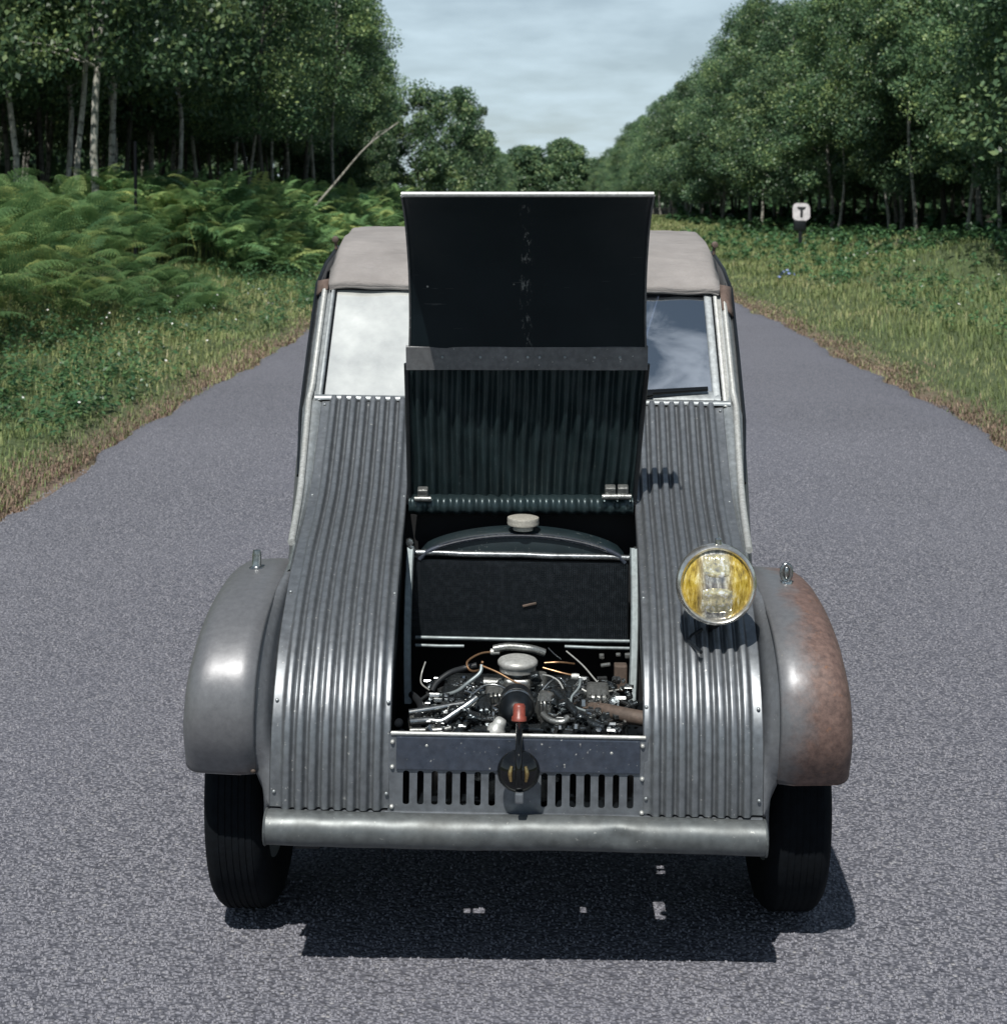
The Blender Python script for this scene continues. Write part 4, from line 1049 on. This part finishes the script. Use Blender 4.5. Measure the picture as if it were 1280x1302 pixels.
# wheels
def wheel(x, y, s):
    mb = MB(); r = .31; hw = .0665; prof = [(.205, -.050), (.225, -.060), (.262, hw * -1.0), (.288, -.063), (.300, -.054), (.3075, -.044)]
    for k in range(-3, 3):
        h = k * .0140; prof += [(.3090, h + .002), (.3095, h + .0115), (.3078, h + .0120), (.3078, h + .0140)]
    prof += [(.3075, .044), (.300, .054), (.288, .063), (.262, hw), (.225, .060), (.205, .050)]
    mb.lathe(prof, 'x', (x, y, r), 72); t = mb.build('wheel', M['rubber'], car)
    mb = MB(); mb.lathe([(.03, s * .03), (.06, s * .032), (.10, s * .045), (.15, s * .04), (.185, s * .02), (.196, s * .045), (.208, s * .058), (.206, -s * .05), (.19, -s * .04), (.03, -s * .03)], 'x', (x, y, r), 48); mb.build('rim', M['paint'], t)
    mb = MB(); mb.lathe([(0, s * .06), (.028, s * .058), (.036, s * .045), (.036, s * .02)], 'x', (x, y, r), 20); mb.build('hub', M['steel'], t)
    return t
for s in (-1, 1): wheel(s * .598, 0, s); wheel(s * .600, D(5.97), s)
for s in (-1, 1):
    mb = MB(); rows = []
    for a in np.linspace(-15, 195, 26):
        yy, zz_ = D(5.97) - .42 * math.cos(R(a)), .36 + .40 * math.sin(R(a)); ny, nz = -math.cos(R(a)), math.sin(R(a))
        rows.append([(s * x, yy - ny * o_, zz_ - nz * o_) for x, o_ in ((.56, .0), (.62, 0), (.655, .012), (.68, .05), (.684, .12))])
    mb.grid(rows); part(mb, 'rear_fender', M['paint'], solid=.004)

# ------------------------------------------------------------------ trees
def unit(v): return v / np.maximum(np.linalg.norm(v, axis=1, keepdims=True), 1e-9)
def leaf_quads(C, T, Nn, L, Wd):
    """rhombus leaves: centres, long axis, normal, length, width"""
    B = unit(np.cross(T, Nn)); L = L[:, None]; Wd = Wd[:, None]
    P = np.stack([C - T * L * .5, C + B * Wd * .5 - T * L * .05, C + T * L * .5 - Nn * L * .10, C - B * Wd * .5 - T * L * .05], 1)
    return P.reshape(-1, 3)
def make_tree(seed, H, base, rad, nclump, nleaf, lsize, kind):
    rg = np.random.default_rng(seed); mb = MB()
    lean = rg.normal(0, .25, 2); Ht = H * .93
    def axis(z):
        f = z / H
        return np.array([lean[0] * f + .10 * math.sin(z * .9 + seed), lean[1] * f + .10 * math.sin(z * 1.1 + seed * 2), z])
    r0 = .0045 * H + .014 if kind == 'birch' else .0065 * H + .02
    zs = np.linspace(-.25, Ht, 12)
    mb.tube([axis(z) for z in zs], [max(.012, r0 * (1 - .9 * max(0, z) / Ht) * (1.25 if z < .1 else 1)) for z in zs], 8)
    cen = []; crad = []
    lob = rg.uniform(0, 6.28, 4)
    for i in range(nclump):
        h = base + (H - base) * rg.beta(1.15, 1.35) if kind == 'birch' else base + (H - base) * rg.beta(1.0, 1.15)
        f = (h - base) / (H - base)
        if kind == 'birch': env = rad * (0.62 + .55 * math.sin(math.pi * min(1, f * .9 + .12))) * (1 - .72 * f ** 2.2)
        elif kind == 'bush': env = rad * math.sqrt(max(.05, 1 - (f * .95) ** 2.4))
        else: env = rad * (.72 + .35 * math.sin(math.pi * (f * .85 + .1))) * math.sqrt(max(.04, 1 - f ** 3.2))
        a = rg.uniform(0, 6.283); env *= 1 + .16 * math.sin(2 * a + lob[0]) + .13 * math.sin(3 * a + lob[1] + h)
        rr = env * rg.uniform(.25, 1) ** .6; ax = axis(h)
        cen.append([ax[0] + rr * math.cos(a), ax[1] + rr * math.sin(a), h]); crad.append(rg.uniform(.38, .88) * (.8 + .05 * H * .5) * (max(1, rad / 2.5) if kind == 'bush' else 1))
    cen = np.array(cen); crad = np.array(crad)
    order = rg.permutation(nclump)[:max(10, nclump // 5)]
    for i in order:
        e = cen[i]; z0 = max(base * 1.02, e[2] - np.linalg.norm(e[:2] - axis(e[2])[:2]) * rg.uniform(.55, 1.0) - .2); s_ = axis(z0); mid = (s_ + e) / 2 + np.array([0, 0, .12])
        mb.tube([s_, mid, e], [r0 * .26 * (1 - .6 * z0 / H), r0 * .16 * (1 - .6 * z0 / H), .008], 5, smoothpath=2, caps=False)
    tr = bpy.data.meshes.new('trunk'); tr.from_pydata([tuple(p) for p in mb.v], [], mb.f); tr.polygons.foreach_set('use_smooth', np.ones(len(tr.polygons), bool)); tr.update()
    n = nclump * nleaf; ci = np.repeat(np.arange(nclump), nleaf)
    d = unit(rg.normal(0, 1, (n, 3))) * rg.uniform(.15, 1, (n, 1)) ** .5
    d[:, 2] *= .72
    C = cen[ci] + d * crad[ci][:, None]
    if kind == 'birch': C[:, 2] -= .30 * (d[:, 0] ** 2 + d[:, 1] ** 2) * crad[ci] * rg.uniform(0, 1.8, n)
    T = rg.normal(0, 1, (n, 3)); T[:, 2] -= .9 if kind == 'birch' else .35; T = unit(T)
    Nn = d * .8 + rg.normal(0, .55, (n, 3)) + np.array([0, 0, .55]); Nn = unit(Nn - T * np.sum(Nn * T, 1, keepdims=True))
    L = lsize * rg.uniform(.7, 1.35, n); P = leaf_quads(C, T, Nn, L, L * rg.uniform(.5, .75, n))
    tone = np.clip(.42 + rg.normal(0, .20, n) + rg.normal(0, .15, nclump)[ci], 0, 1)
    cr = np_mesh('crown', P, np.arange(n * 4).reshape(-1, 4), tone=np.repeat(tone, 4))
    return tr, cr

BIRCH = [make_tree(11 + i, 11.5 + .6 * i, 3.0 + .4 * i, 1.8, 110, 260, .098, 'birch') for i in range(4)]
BROAD = [make_tree(31 + i, 10.2 + .5 * i, 1.6 + .3 * i, 2.35, 112, 310, .112, 'broad') for i in range(4)]
ROUND = [make_tree(71 + i, 10.5, .3, 4.6, 220, 190, .42, 'bush') for i in range(2)]
BUSHY = [make_tree(51 + i, 7.2, .25, 2.3, 120, 150, .16, 'bush') for i in range(3)]
for grp, lm, bk in ((BIRCH, 'birchleaf', 'birchbark'), (BROAD, 'broadleaf', 'greybark'), (BUSHY, 'broadleaf', 'darkbark'), (ROUND, 'broadleaf', 'darkbark')):
    for tr, cr in grp: tr.materials.append(M[bk]); cr.materials.append(M[lm])
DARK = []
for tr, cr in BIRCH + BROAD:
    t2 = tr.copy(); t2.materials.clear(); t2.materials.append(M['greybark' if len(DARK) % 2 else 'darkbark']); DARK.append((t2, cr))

PROTO = {}
def plant_tree(name, pair, x, y, scale, rz, label, group, lean=(0, 0), dz=0.0, sxy=1.0):
    key = (name, pair[0].name, pair[1].name)
    if key not in PROTO:
        r = empty(name)
        for nm, me in (('trunk', pair[0]), ('crown', pair[1])):
            c = bpy.data.objects.new(nm, me); COL.objects.link(c); c.parent = r
        PROTO[key] = r; first = True
    else:
        src = PROTO[key]; r = src.copy(); COL.objects.link(r)
        for ch in list(src.children):
            c = ch.copy(); COL.objects.link(c); c.parent = r
    r.location = (x, y, float(gh(x, y)) - .03 + dz); r.rotation_euler = (lean[0], lean[1], rz); r.scale = (scale * sxy, scale * sxy, scale)
    tag(r, label, 'tree', group); return r

rt = random.Random(77)
GL = 'trees of the wood left of the road'; GR = 'trees of the wood right of the road'; GF = 'bushy trees farther down the left verge'; GE = 'trees closing the far end of the road'
def at(px, Y): return (px - 690) * Y / F
# birch trunks standing out along the left wood edge
spec = [(12, 30, -.01, 'thin grey birch at the far left edge of the left wood'),
        (76, 33, .02, 'short-looking pale birch behind the bracken, near the left end of the wood'),
        (101, 29.5, .0, 'straight pale birch rising behind the left bracken, left of the leaning birch'),
        (149, 31, .045, 'pale birch leaning slightly right above the dip in the bracken'),
        (192, 43, .0, 'grey birch set back in the shade, right of the leaning birch'),
        (219, 38, .0, 'thick grey birch trunk with dappled light in the left wood'),
        (243, 45, .0, 'birch with sunlit patches right of the thick grey trunk'),
        (302, 50, -.01, 'slender birch with broken patches of sun, deep in the left wood'),
        (318, 47, .0, 'birch with a bright sunlit patch on its trunk above the second bracken clump'),
        (350, 54, .0, 'dim grey birch left of the fallen stem')]
for i, (px, Y, ln, lab) in enumerate(spec):
    plant_tree('birch_tree', BIRCH[i % 4], at(px, Y), Y, rt.uniform(.95, 1.1), rt.uniform(0, 6.28), lab, GL, (0, ln))
used = [(at(px, Y), Y) for px, Y, _, _ in spec]
n = 0
for ri, (x0, gap) in enumerate(((-8.2, 3.6), (-10.2, 3.2), (-12.4, 3.3), (-15.2, 3.6), (-18.5, 4.2), (-23, 5.5))):
    y = (27 if ri < 2 else 25) + rt.uniform(0, 2) + ri * 1.0
    while y < 88:
        x = x0 + rt.uniform(-.8, .8)
        yy = y + rt.uniform(-.7, .7); y += gap * rt.uniform(.8, 1.2)
        if min(math.hypot(x - a, yy - b) for a, b in used) < 1.3: continue
        if 690 + (x + 2.0) / yy * F > 506: continue
        if any(yy < b and abs(x / yy - a / b) < .007 for a, b in used): continue
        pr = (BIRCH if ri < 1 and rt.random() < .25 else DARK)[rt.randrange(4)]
        zone = 'behind the nearer bracken clump' if yy < 44 else 'behind the farther bracken clump' if yy < 65 else 'near its far end'
        lab = 'leafy birch fronting the left wood, ' + zone if ri == 0 else 'slim birch inside the dark left wood, ' + zone
        plant_tree('birch_tree', pr, x, yy, rt.uniform(.9, 1.15), rt.uniform(0, 6.28), lab, GL + (', front row ' if ri == 0 else ', interior ') + zone, (rt.uniform(-.02, .02), rt.uniform(-.03, .02)), sxy=1.05); n += 1
# tall end of the left wood
for px, Y, sc, lab in ((428, 76, 1.10, 'tall full tree at the far end of the left wood, nearest of its three'), (440, 84, 1.15, 'tallest full tree at the far end of the left wood, against the sky'), (449, 92, 1.12, 'tall full tree at the far end of the left wood, farthest of its three')):
    plant_tree('broadleaf_tree', BROAD[int(Y) % 4], at(px, Y), Y, sc, Y, lab, GL + ', far end')
# lower bushy trees down the left side
for i, (px, Y, h, w, lab) in enumerate(((497, 74, 4.2, .9, 'low bush at the foot of the far end of the left wood'), (545, 92, 7.6, 1.0, 'broad bushy tree right of the tall left wood, against the sky'), (583, 100, 8.2, .9, 'rounded bushy tree just left of the raised bonnet top'),
        (606, 118, 8.9, .62, 'narrow pointed tree rising above its bushy neighbours, left of the bonnet'), (622, 135, 7.0, .85, 'pale bushy tree sloping down toward the road end on the left'))):
    plant_tree('bushy_tree', BUSHY[i % 3], at(px, Y) - .6, Y, h / 7.2, i * 1.3, lab, GF, sxy=w)
y = 150
while y < 290:
    plant_tree('bushy_tree', BUSHY[rt.randrange(3)], -5.6 + rt.uniform(-.6, .3) - 1.0, y, rt.uniform(.9, 1.12) * (7.3 / 7.2), rt.uniform(0, 6), 'small distant bushy tree lining the far left of the road', GF + ', distant row'); y += rt.uniform(9, 13)
for px, Y, h, w, lab in ((668, 300, 11.2, 1.0, 'round dark tree at the road end, left of the tallest one'), (718, 310, 12.6, .95, 'tallest round tree closing the road end, just above the bonnet lip'), (697, 330, 9.6, 1.1, 'dark tree filling the gap between the two round trees at the road end'),
        (745, 330, 9.5, 1.1, 'low tree right of the tallest round tree at the road end'), (648, 330, 10.0, 1.1, 'dark tree at the road end, farthest left of the closing group')):
    plant_tree('round_tree', ROUND[int(Y / 10) % 2], at(px, Y), Y, h / 10.5, px, lab, GE, sxy=w)
# right wood
spec = [(1066, 60, .01, 'pale birch trunk right of the white T sign'), (1126, 56, -.02, 'thin grey birch between the sign birch and the forked ones'), (1158, 52, -.03, 'birch leaning left with patches of light in the right wood'),
        (1262, 43, -.05, 'mottled birch leaning left near the right edge of the photo'), (1228, 46, -.07, 'crooked thin birch beside the mottled leaning birch'), (965, 80, 0, 'slim grey trunk far along the right wood, left of the sign')]
usedr = []
for i, (px, Y, ln, lab) in enumerate(spec):
    x = at(px, Y); usedr.append((x, Y)); plant_tree('birch_tree', BIRCH[(i + 1) % 4], x, Y, rt.uniform(.9, 1.0), rt.uniform(0, 6.28), lab, GR, (0, ln))
for ri, (x0, gap) in enumerate(((11.0, 4.3), (13.4, 4.4), (16.4, 4.6), (20.5, 5.5), (25, 6.5))):
    y = 27 + ri * 1.7
    while y < (320 if ri < 1 else 215 if ri < 2 else 110):
        x = x0 + rt.uniform(-.7, .7); yy = y + rt.uniform(-.8, .8); y += gap * rt.uniform(.85, 1.15) * (1 if y < 130 else 1.7)
        if min(math.hypot(x - a, yy - b) for a, b in usedr) < 1.2: continue
        if any(yy < b and abs(x / yy - a / b) < .012 for a, b in usedr): continue
        sc = rt.uniform(.92, 1.08) * (1.0 if yy < 120 else .88 if yy < 200 else .78)
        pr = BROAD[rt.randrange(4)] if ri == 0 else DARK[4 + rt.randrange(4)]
        zone = 'before the T sign' if yy < 44 else 'just beyond the T sign' if yy < 80 else 'midway along the road' if yy < 150 else 'near the far end of the road'
        lab = 'leafy broadleaf tree fronting the right wood, ' + zone if ri == 0 else 'broadleaf tree inside the dark right wood, ' + zone
        plant_tree('broadleaf_tree', pr, x, yy, sc, rt.uniform(0, 6.28), lab, GR + (', front row ' if ri == 0 else ', interior ') + zone, (rt.uniform(-.02, .02), rt.uniform(-.05, .0) if ri == 0 else 0), sxy=1.12)
# far-off masses closing the woods
def far_wood(x0, x1, y0, y1, H, n, seed):
    rg = np.random.default_rng(seed)
    C = np.stack([rg.uniform(x0, x1, n), rg.uniform(y0, y1, n), rg.uniform(0, 1, n) * H], 1); C[:, 2] += .5 * np.sin(C[:, 1] * .8) * (C[:, 2] > H * .7)
    T = unit(rg.normal(0, 1, (n, 3))); N_ = rg.normal(0, 1, (n, 3)); N_ = unit(N_ - T * np.sum(N_ * T, 1, keepdims=True)); L = rg.uniform(.4, .9, n)
    me = np_mesh('deep_wood', leaf_quads(C, T, N_, L, L * .8), np.arange(n * 4).reshape(-1, 4), tone=np.repeat(np.clip(rg.normal(.3, .15, n), 0, 1), 4))
    tag(link_mesh('deep_wood', me, M['birchleaf']), kind='stuff')
far_wood(-36, -25, 18, 130, 11.5, 26000, 1); far_wood(28, 38, 30, 150, 11, 24000, 2); far_wood(15, 26, 140, 340, 8.5, 16000, 4); far_wood(22, 42, 118, 170, 10, 14000, 6)
far_wood(-40, -9.5, 98, 104, 6.5, 7000, 3)

# leaning dead stem and thin dark post on the left
mb = MB(); p0, p1 = Vector((at(376, 40), 40, .75)), Vector((at(506, 40), 40, CAMH + (252 - 153) * 40 / F))
P = [p0.lerp(p1, t) + Vector((0, 0, .22 * math.sin(math.pi * t))) + Vector((0, .1 * math.sin(t * 7), .03 * math.sin(t * 11))) for t in np.linspace(0, 1, 12)]
mb.tube(P, [.032, .012], 6); mb.tube([P[8], P[8] + Vector((.2, 0, .28)), P[8] + Vector((.5, .1, .38))], [.014, .005], 5)
o = mb.build('dead_stem', M['birchbark']); tag(o, 'thin pale dead stem leaning out of the left wood above the bracken', 'dead tree')
mb = MB(); x = at(169, 26); mb.tube([(x, 26, float(gh(x, 26)) - .1), (x + .01, 26, 1.3), (x, 26, 2.55)], [.035, .03, .026], 7)
o = mb.build('dark_post', M['rubber']); tag(o, 'thin dark upright dead sapling standing in the bracken dip on the left', 'sapling')

# white T sign on the right verge
Ys = 45.0; xs_ = at(1017, Ys); zg = float(gh(xs_, Ys))
sg = empty('road_sign', (xs_, Ys, zg), R(-4)); tag(sg, 'white rounded plate with a black letter T on a dark post, right verge', 'sign')
zc = CAMH + (252 - 270) * Ys / F - zg
def signm(n_, c_): return plain(n_, c_, .5, 0, .22, 7, 0)
me = plate2d([(x * 1.0, z) for x, z in [(-.15, .27), (.13, .27), (.20, .23), (.24, .15), (.245, -.13), (.20, -.19), (.13, -.23), (.08, -.275), (-.02, -.25), (-.14, -.21), (-.22, -.17), (-.24, -.12), (-.24, .17), (-.20, .24)]], [], .03, 'plate')
for v in me.vertices: v.co.z += zc
link_mesh('plate', me, signm('sign_white', (.62, .60, .62)), sg)
me = plate2d([(-.125, .165), (.13, .165), (.10, .10), (.045, .085), (.04, -.10), (.0, -.15), (-.035, -.10), (-.03, .085), (-.08, .095)], [], .012, 'letter')
for v in me.vertices: v.co = Vector((v.co.x, v.co.y - .020, v.co.z + zc))
link_mesh('letter', me, signm('sign_black', (.02, .022, .026)), sg)
mb = MB(); hp = zc - .2; mb.box((-.03, .03, hp / 2 - .03), (.10, .07, hp + .1), bev=.012); mb.box((-.04, .028, hp - .16), (.36, .09, .34), bev=.05, smooth=True); mb.build('post', M['black'], sg)

# ------------------------------------------------------------------ verge plants
def grass(name, mat, n, xr, seed, hrange, wbase, yr=(7.0, 95.0), tonec=.45, dead=False, clump=0.0, colx=0.0):
    rg = np.random.default_rng(seed)
    y = yr[0] * (yr[1] / yr[0]) ** rg.uniform(0, 1, n)
    x = xr[0] + (xr[1] - xr[0]) * rg.uniform(0, 1, n) ** (1.0 if not dead else 1.0)
    if dead:
        e = EL if xr[0] < 0 else ER; sg_ = -1 if xr[0] < 0 else 1
        x = e + sg_ * (-.06 + np.abs(rg.normal(0, .19, n)) + .10 * np.sin(y * .9) + .08 * np.sin(y * 2.3)) + wob(y, 1.0 if e < 0 else 4.2)
    if clump:
        k = np.sin(x * 2.3 + y * .9) * np.sin(y * 1.7 - x) + .6 * np.sin(x * 5 + y * 3.1); keep = k + rg.normal(0, .7, n) > -clump; x, y = x[keep], y[keep]
    n = len(x); z = gh(x, y)
    dist = np.hypot(x, y); h = rg.uniform(*hrange, n) * (1 + .25 * np.sin(x * 1.3 + y * .8)); w = np.maximum(wbase, dist * .00042) * rg.uniform(.7, 1.4, n)
    if not dead:
        edge = np.minimum(np.abs(x - EL), np.abs(x - ER)); h *= np.clip(.35 + edge * .55, .35, 1.15)
    a = rg.uniform(0, 6.283, n); bend = rg.uniform(.3, 1.25, n) * h if not dead else rg.uniform(.5, 1.3, n) * h
    dxy = np.stack([np.cos(a), np.sin(a)], 1); sx = np.stack([-np.sin(a), np.cos(a)], 1) * (w / 2)[:, None]
    B = np.stack([x, y], 1); P = np.zeros((n, 5, 3), np.float32)
    P[:, 0, :2] = B - sx; P[:, 0, 2] = z - .01; P[:, 1, :2] = B + sx; P[:, 1, 2] = z - .01
    m_ = B + dxy * (bend * .3)[:, None]; P[:, 2, :2] = m_ + sx * .8; P[:, 2, 2] = z + h * .6; P[:, 3, :2] = m_ - sx * .8; P[:, 3, 2] = z + h * .6
    P[:, 4, :2] = B + dxy * bend[:, None]; P[:, 4, 2] = z + h * np.clip(1 - bend / h * .45, .3, 1)
    idx = (np.arange(n) * 5)[:, None]
    tri = np.concatenate([idx + np.array([[0, 1, 2]]), idx + np.array([[0, 2, 3]]), idx + np.array([[3, 2, 4]])])
    tone = np.clip(tonec + .18 * np.sin(x * .9 + y * .35) * np.sin(y * .5) + rg.normal(0, .17, n) + colx * np.abs(x), 0, 1)
    me = np_mesh(name, P.reshape(-1, 3), tri, tone=np.repeat(tone, 5))
    return tag(link_mesh(name, me, M[mat]), kind='stuff')
grass('grass', 'grass', 74000, (EL + .05, -6.3), 1, (.06, .19), .005, (4.2, 80))
grass('grass', 'grass', 140000, (ER - .05, 12.5), 2, (.05, .17), .005, (4.6, 130), .46)
grass('grass', 'grass', 9000, (EL + .05, -9), 5, (.2, .5), .01, (80, 300), .45)
grass('dead_grass', 'deadgrass', 24000, (-3.3, EL), 3, (.008, .05), .006, (5.5, 90), .5, True)
grass('dead_grass', 'deadgrass', 24000, (3.4, ER), 4, (.008, .05), .006, (6.5, 110), .55, True)

def weeds(name, n, xr, yr, seed, hr, lsize, per=26, mat='weed', pw=1.0):
    rg = np.random.default_rng(seed)
    y = yr[0] * (yr[1] / yr[0]) ** rg.uniform(0, 1, n); x = xr[0] + (xr[1] - xr[0]) * rg.uniform(0, 1, n) ** pw
    k = np.sin(x * 1.7 + y * .6) + np.sin(y * 1.1 - x * 2); keep = k + rg.normal(0, .8, n) > -.2; x, y = x[keep], y[keep]; n = len(x)
    h = rg.uniform(*hr, n); i = np.repeat(np.arange(n), per); t = rg.uniform(.15, 1, n * per)
    a = rg.uniform(0, 6.283, n * per); sp_ = h[i] * .45 * (1 - .5 * t) * rg.uniform(.3, 1, n * per)
    C = np.stack([x[i] + np.cos(a) * sp_, y[i] + np.sin(a) * sp_, gh(x, y)[i] + h[i] * t], 1)
    T = np.stack([np.cos(a), np.sin(a), rg.normal(-.15, .35, n * per)], 1); T = unit(T); Nn = rg.normal(0, .35, (n * per, 3)) + np.array([0, 0, 1]); Nn = unit(Nn - T * np.sum(Nn * T, 1, keepdims=True))
    L = lsize * rg.uniform(.6, 1.4, n * per) * np.maximum(1, np.hypot(x, y)[i] / 22)
    me = np_mesh(name, leaf_quads(C, T, Nn, L, L * .55), np.arange(n * per * 4).reshape(-1, 4), tone=np.repeat(np.clip(rg.normal(.45, .2, n * per), 0, 1), 4))
    return tag(link_mesh(name, me, M[mat]), kind='stuff')
weeds('weeds', 1900, (-3.1, -5.8), (7.0, 40), 21, (.10, .42), .045)
weeds('weeds', 1500, (4.6, 11.5), (12, 60), 22, (.12, .5), .055)
weeds('weeds', 500, (8.0, 12.5), (22, 110), 23, (.15, .5), .075)
weeds('undergrowth', 700, (-7.5, -16), (18, 90), 24, (.3, 1.0), .12)
weeds('undergrowth', 600, (10.8, 20), (30, 140), 25, (.2, .8), .12)
def flowers(name, mat, n, xr, yr, seed, r, h=(.18, .4)):
    rg = np.random.default_rng(seed); mb = MB()
    for k in range(n):
        y = yr[0] * (yr[1] / yr[0]) ** rg.uniform(); x = rg.uniform(*xr); z = float(gh(x, y)) + rg.uniform(*h); q = Matrix.Rotation(rg.uniform(-.9, .9), 3, 'X') @ Matrix.Rotation(rg.uniform(-.9, .9), 3, 'Y')
        c = Vector((x, y, z)); m = 5
        for p in range(m):
            a = 6.283 * p / m; e = Vector((math.cos(a), math.sin(a), .25)) * r; f = Vector((-math.sin(a), math.cos(a), 0)) * r * .4
            mb.add([c, c + q @ (e * .6 + f), c + q @ e, c + q @ (e * .6 - f)], [(0, 1, 2, 3)], False)
    tag(mb.build(name, M[mat], recalc=False), kind='stuff')
flowers('white_flowers', 'petal', 90, (-4.9, -3.0), (7.5, 26), 41, .012)
flowers('white_flowers', 'petal', 30, (4.5, 9), (14, 40), 42, .022)
flowers('blue_flowers', 'bluepetal', 14, (4.05, 4.3), (26.5, 27.5), 43, .032, (.15, .3))

# bracken bank: arching fronds with real pinnae on their stalks
def frond_proto(fine):
    V = []; Fc = []; tn = []
    def tri(a, b, c, t): k = len(V); V.extend([a, b, c]); Fc.append((k, k + 1, k + 2)); tn.extend([t] * 3)
    def rach(t): return np.array([.80 * t, 0, .30 * math.sin(t * 1.9) - .16 * t * t])
    for i in range(4):
        a, b = rach(i / 4), rach((i + 1) / 4); w = np.array([0, .006, 0]); tri(a - w, a + w, b, .75)
    tri(np.array([-.25, .006, -.9]), np.array([-.25, -.006, -.9]), rach(0), .8)
    npin = 12 if fine else 9
    for i in range(npin):
        t = .08 + .92 * i / npin; c = rach(t); d = rach(min(1, t + .03)) - c; d /= np.linalg.norm(d); L = .30 * (1 - (i / npin) ** 1.15) * (1 if i > 0 else .8) + .02
        for s in (-1, 1):
            dirp = np.array([0, s, 0]) * .90 + d * .42 + np.array([0, 0, -.12 - .02 * (i % 3)]); dirp /= np.linalg.norm(dirp)
            if fine:
                m = 6
                for k in range(m):
                    u = (k + .35) / m; p = c + dirp * L * u + np.array([0, 0, -.12 * u * u * L]); l2 = (.062 * (1 - u * .8)) * (L / .30) + .010; wd = L / m * .40
                    for s2 in (-1, 1):
                        e = p + d * s2 * l2 + dirp * l2 * .45 + np.array([0, 0, -.010]); tri(p - dirp * wd, p + dirp * wd, e, .42 + .03 * k)
            else:
                e = c + dirp * L + np.array([0, 0, -.10 * L]); m_ = c + dirp * L * .4; tri(c, m_ + d * .05, e, .5); tri(c, e, m_ - d * .045, .46)
    return np.array(V), np.array(Fc), np.array(tn)
def bracken(name, n, xr, yr, seed, fine, scr, top):
    rg = np.random.default_rng(seed); V, Fc, tn = frond_proto(fine)
    y = yr[0] * (yr[1] / yr[0]) ** rg.uniform(0, 1, n); x = xr[0] + (xr[1] - xr[0]) * rg.uniform(0, 1, n)
    x = x - .35 * np.sin(y * .55) * (y > 9) + .18 * np.clip((18 - y) / 5, 0, 1)
    gap = (y > 21.5) & (y < 26.0) & (x > -6.6); keep = ~gap; x, y = x[keep], y[keep]; n = len(x); z = gh(x, y)
    inn = np.clip((np.abs(x) - abs(xr[0]) + .25 + .18 * np.clip((18 - y) / 5, 0, 1)) / 1.3, .12, 1); lump = .80 + .26 * np.sin(x * 2.1 + y * 1.1) * np.sin(y * .9 - x) - .30 * np.exp(-((y - 23.5) / 3.2) ** 2)
    hh = top * inn * lump * (.30 + .70 * rg.uniform(0, 1, n) ** .55)
    sc = rg.uniform(*scr, n); a = rg.uniform(0, 6.283, n); a = np.where(rg.uniform(0, 1, n) < .65, rg.normal(-.9, .9, n), a)
    tilt = rg.normal(0, .22, n); pit = rg.normal(.05, .22, n); ca, sa = np.cos(a), np.sin(a)
    P = np.repeat(V[None], n, 0) * sc[:, None, None]; st = np.abs(tn - .8) < 1e-6
    px_ = P[:, :, 0] * np.cos(pit)[:, None] - P[:, :, 2] * np.sin(pit)[:, None]; pz_ = P[:, :, 2] + P[:, :, 0] * np.sin(pit)[:, None]
    yy = P[:, :, 1] * np.cos(tilt)[:, None]; zz = pz_ + P[:, :, 1] * np.sin(tilt)[:, None]
    X = px_ * ca[:, None] - yy * sa[:, None] + x[:, None]; Y = px_ * sa[:, None] + yy * ca[:, None] + y[:, None]; Z = np.maximum(zz + (z + hh)[:, None], (z - .05)[:, None])
    Q = np.stack([X, Y, Z], -1).reshape(-1, 3); I = (np.arange(n)[:, None, None] * len(V) + Fc[None]).reshape(-1, 3)
    tone = np.clip(tn[None] + rg.normal(0, .14, n)[:, None] + (.10 * np.sin(y * .8 + x))[:, None], 0, 1).ravel()
    return tag(link_mesh(name, np_mesh(name, Q, I, tone=tone), M['bracken']), kind='stuff')
bracken('bracken', 2900, (-4.7, -8.3), (9.5, 33), 61, True, (.42, .82), 1.55)
bracken('bracken', 3600, (-4.9, -9.5), (26.5, 90), 62, False, (.6, 1.05), 1.40)
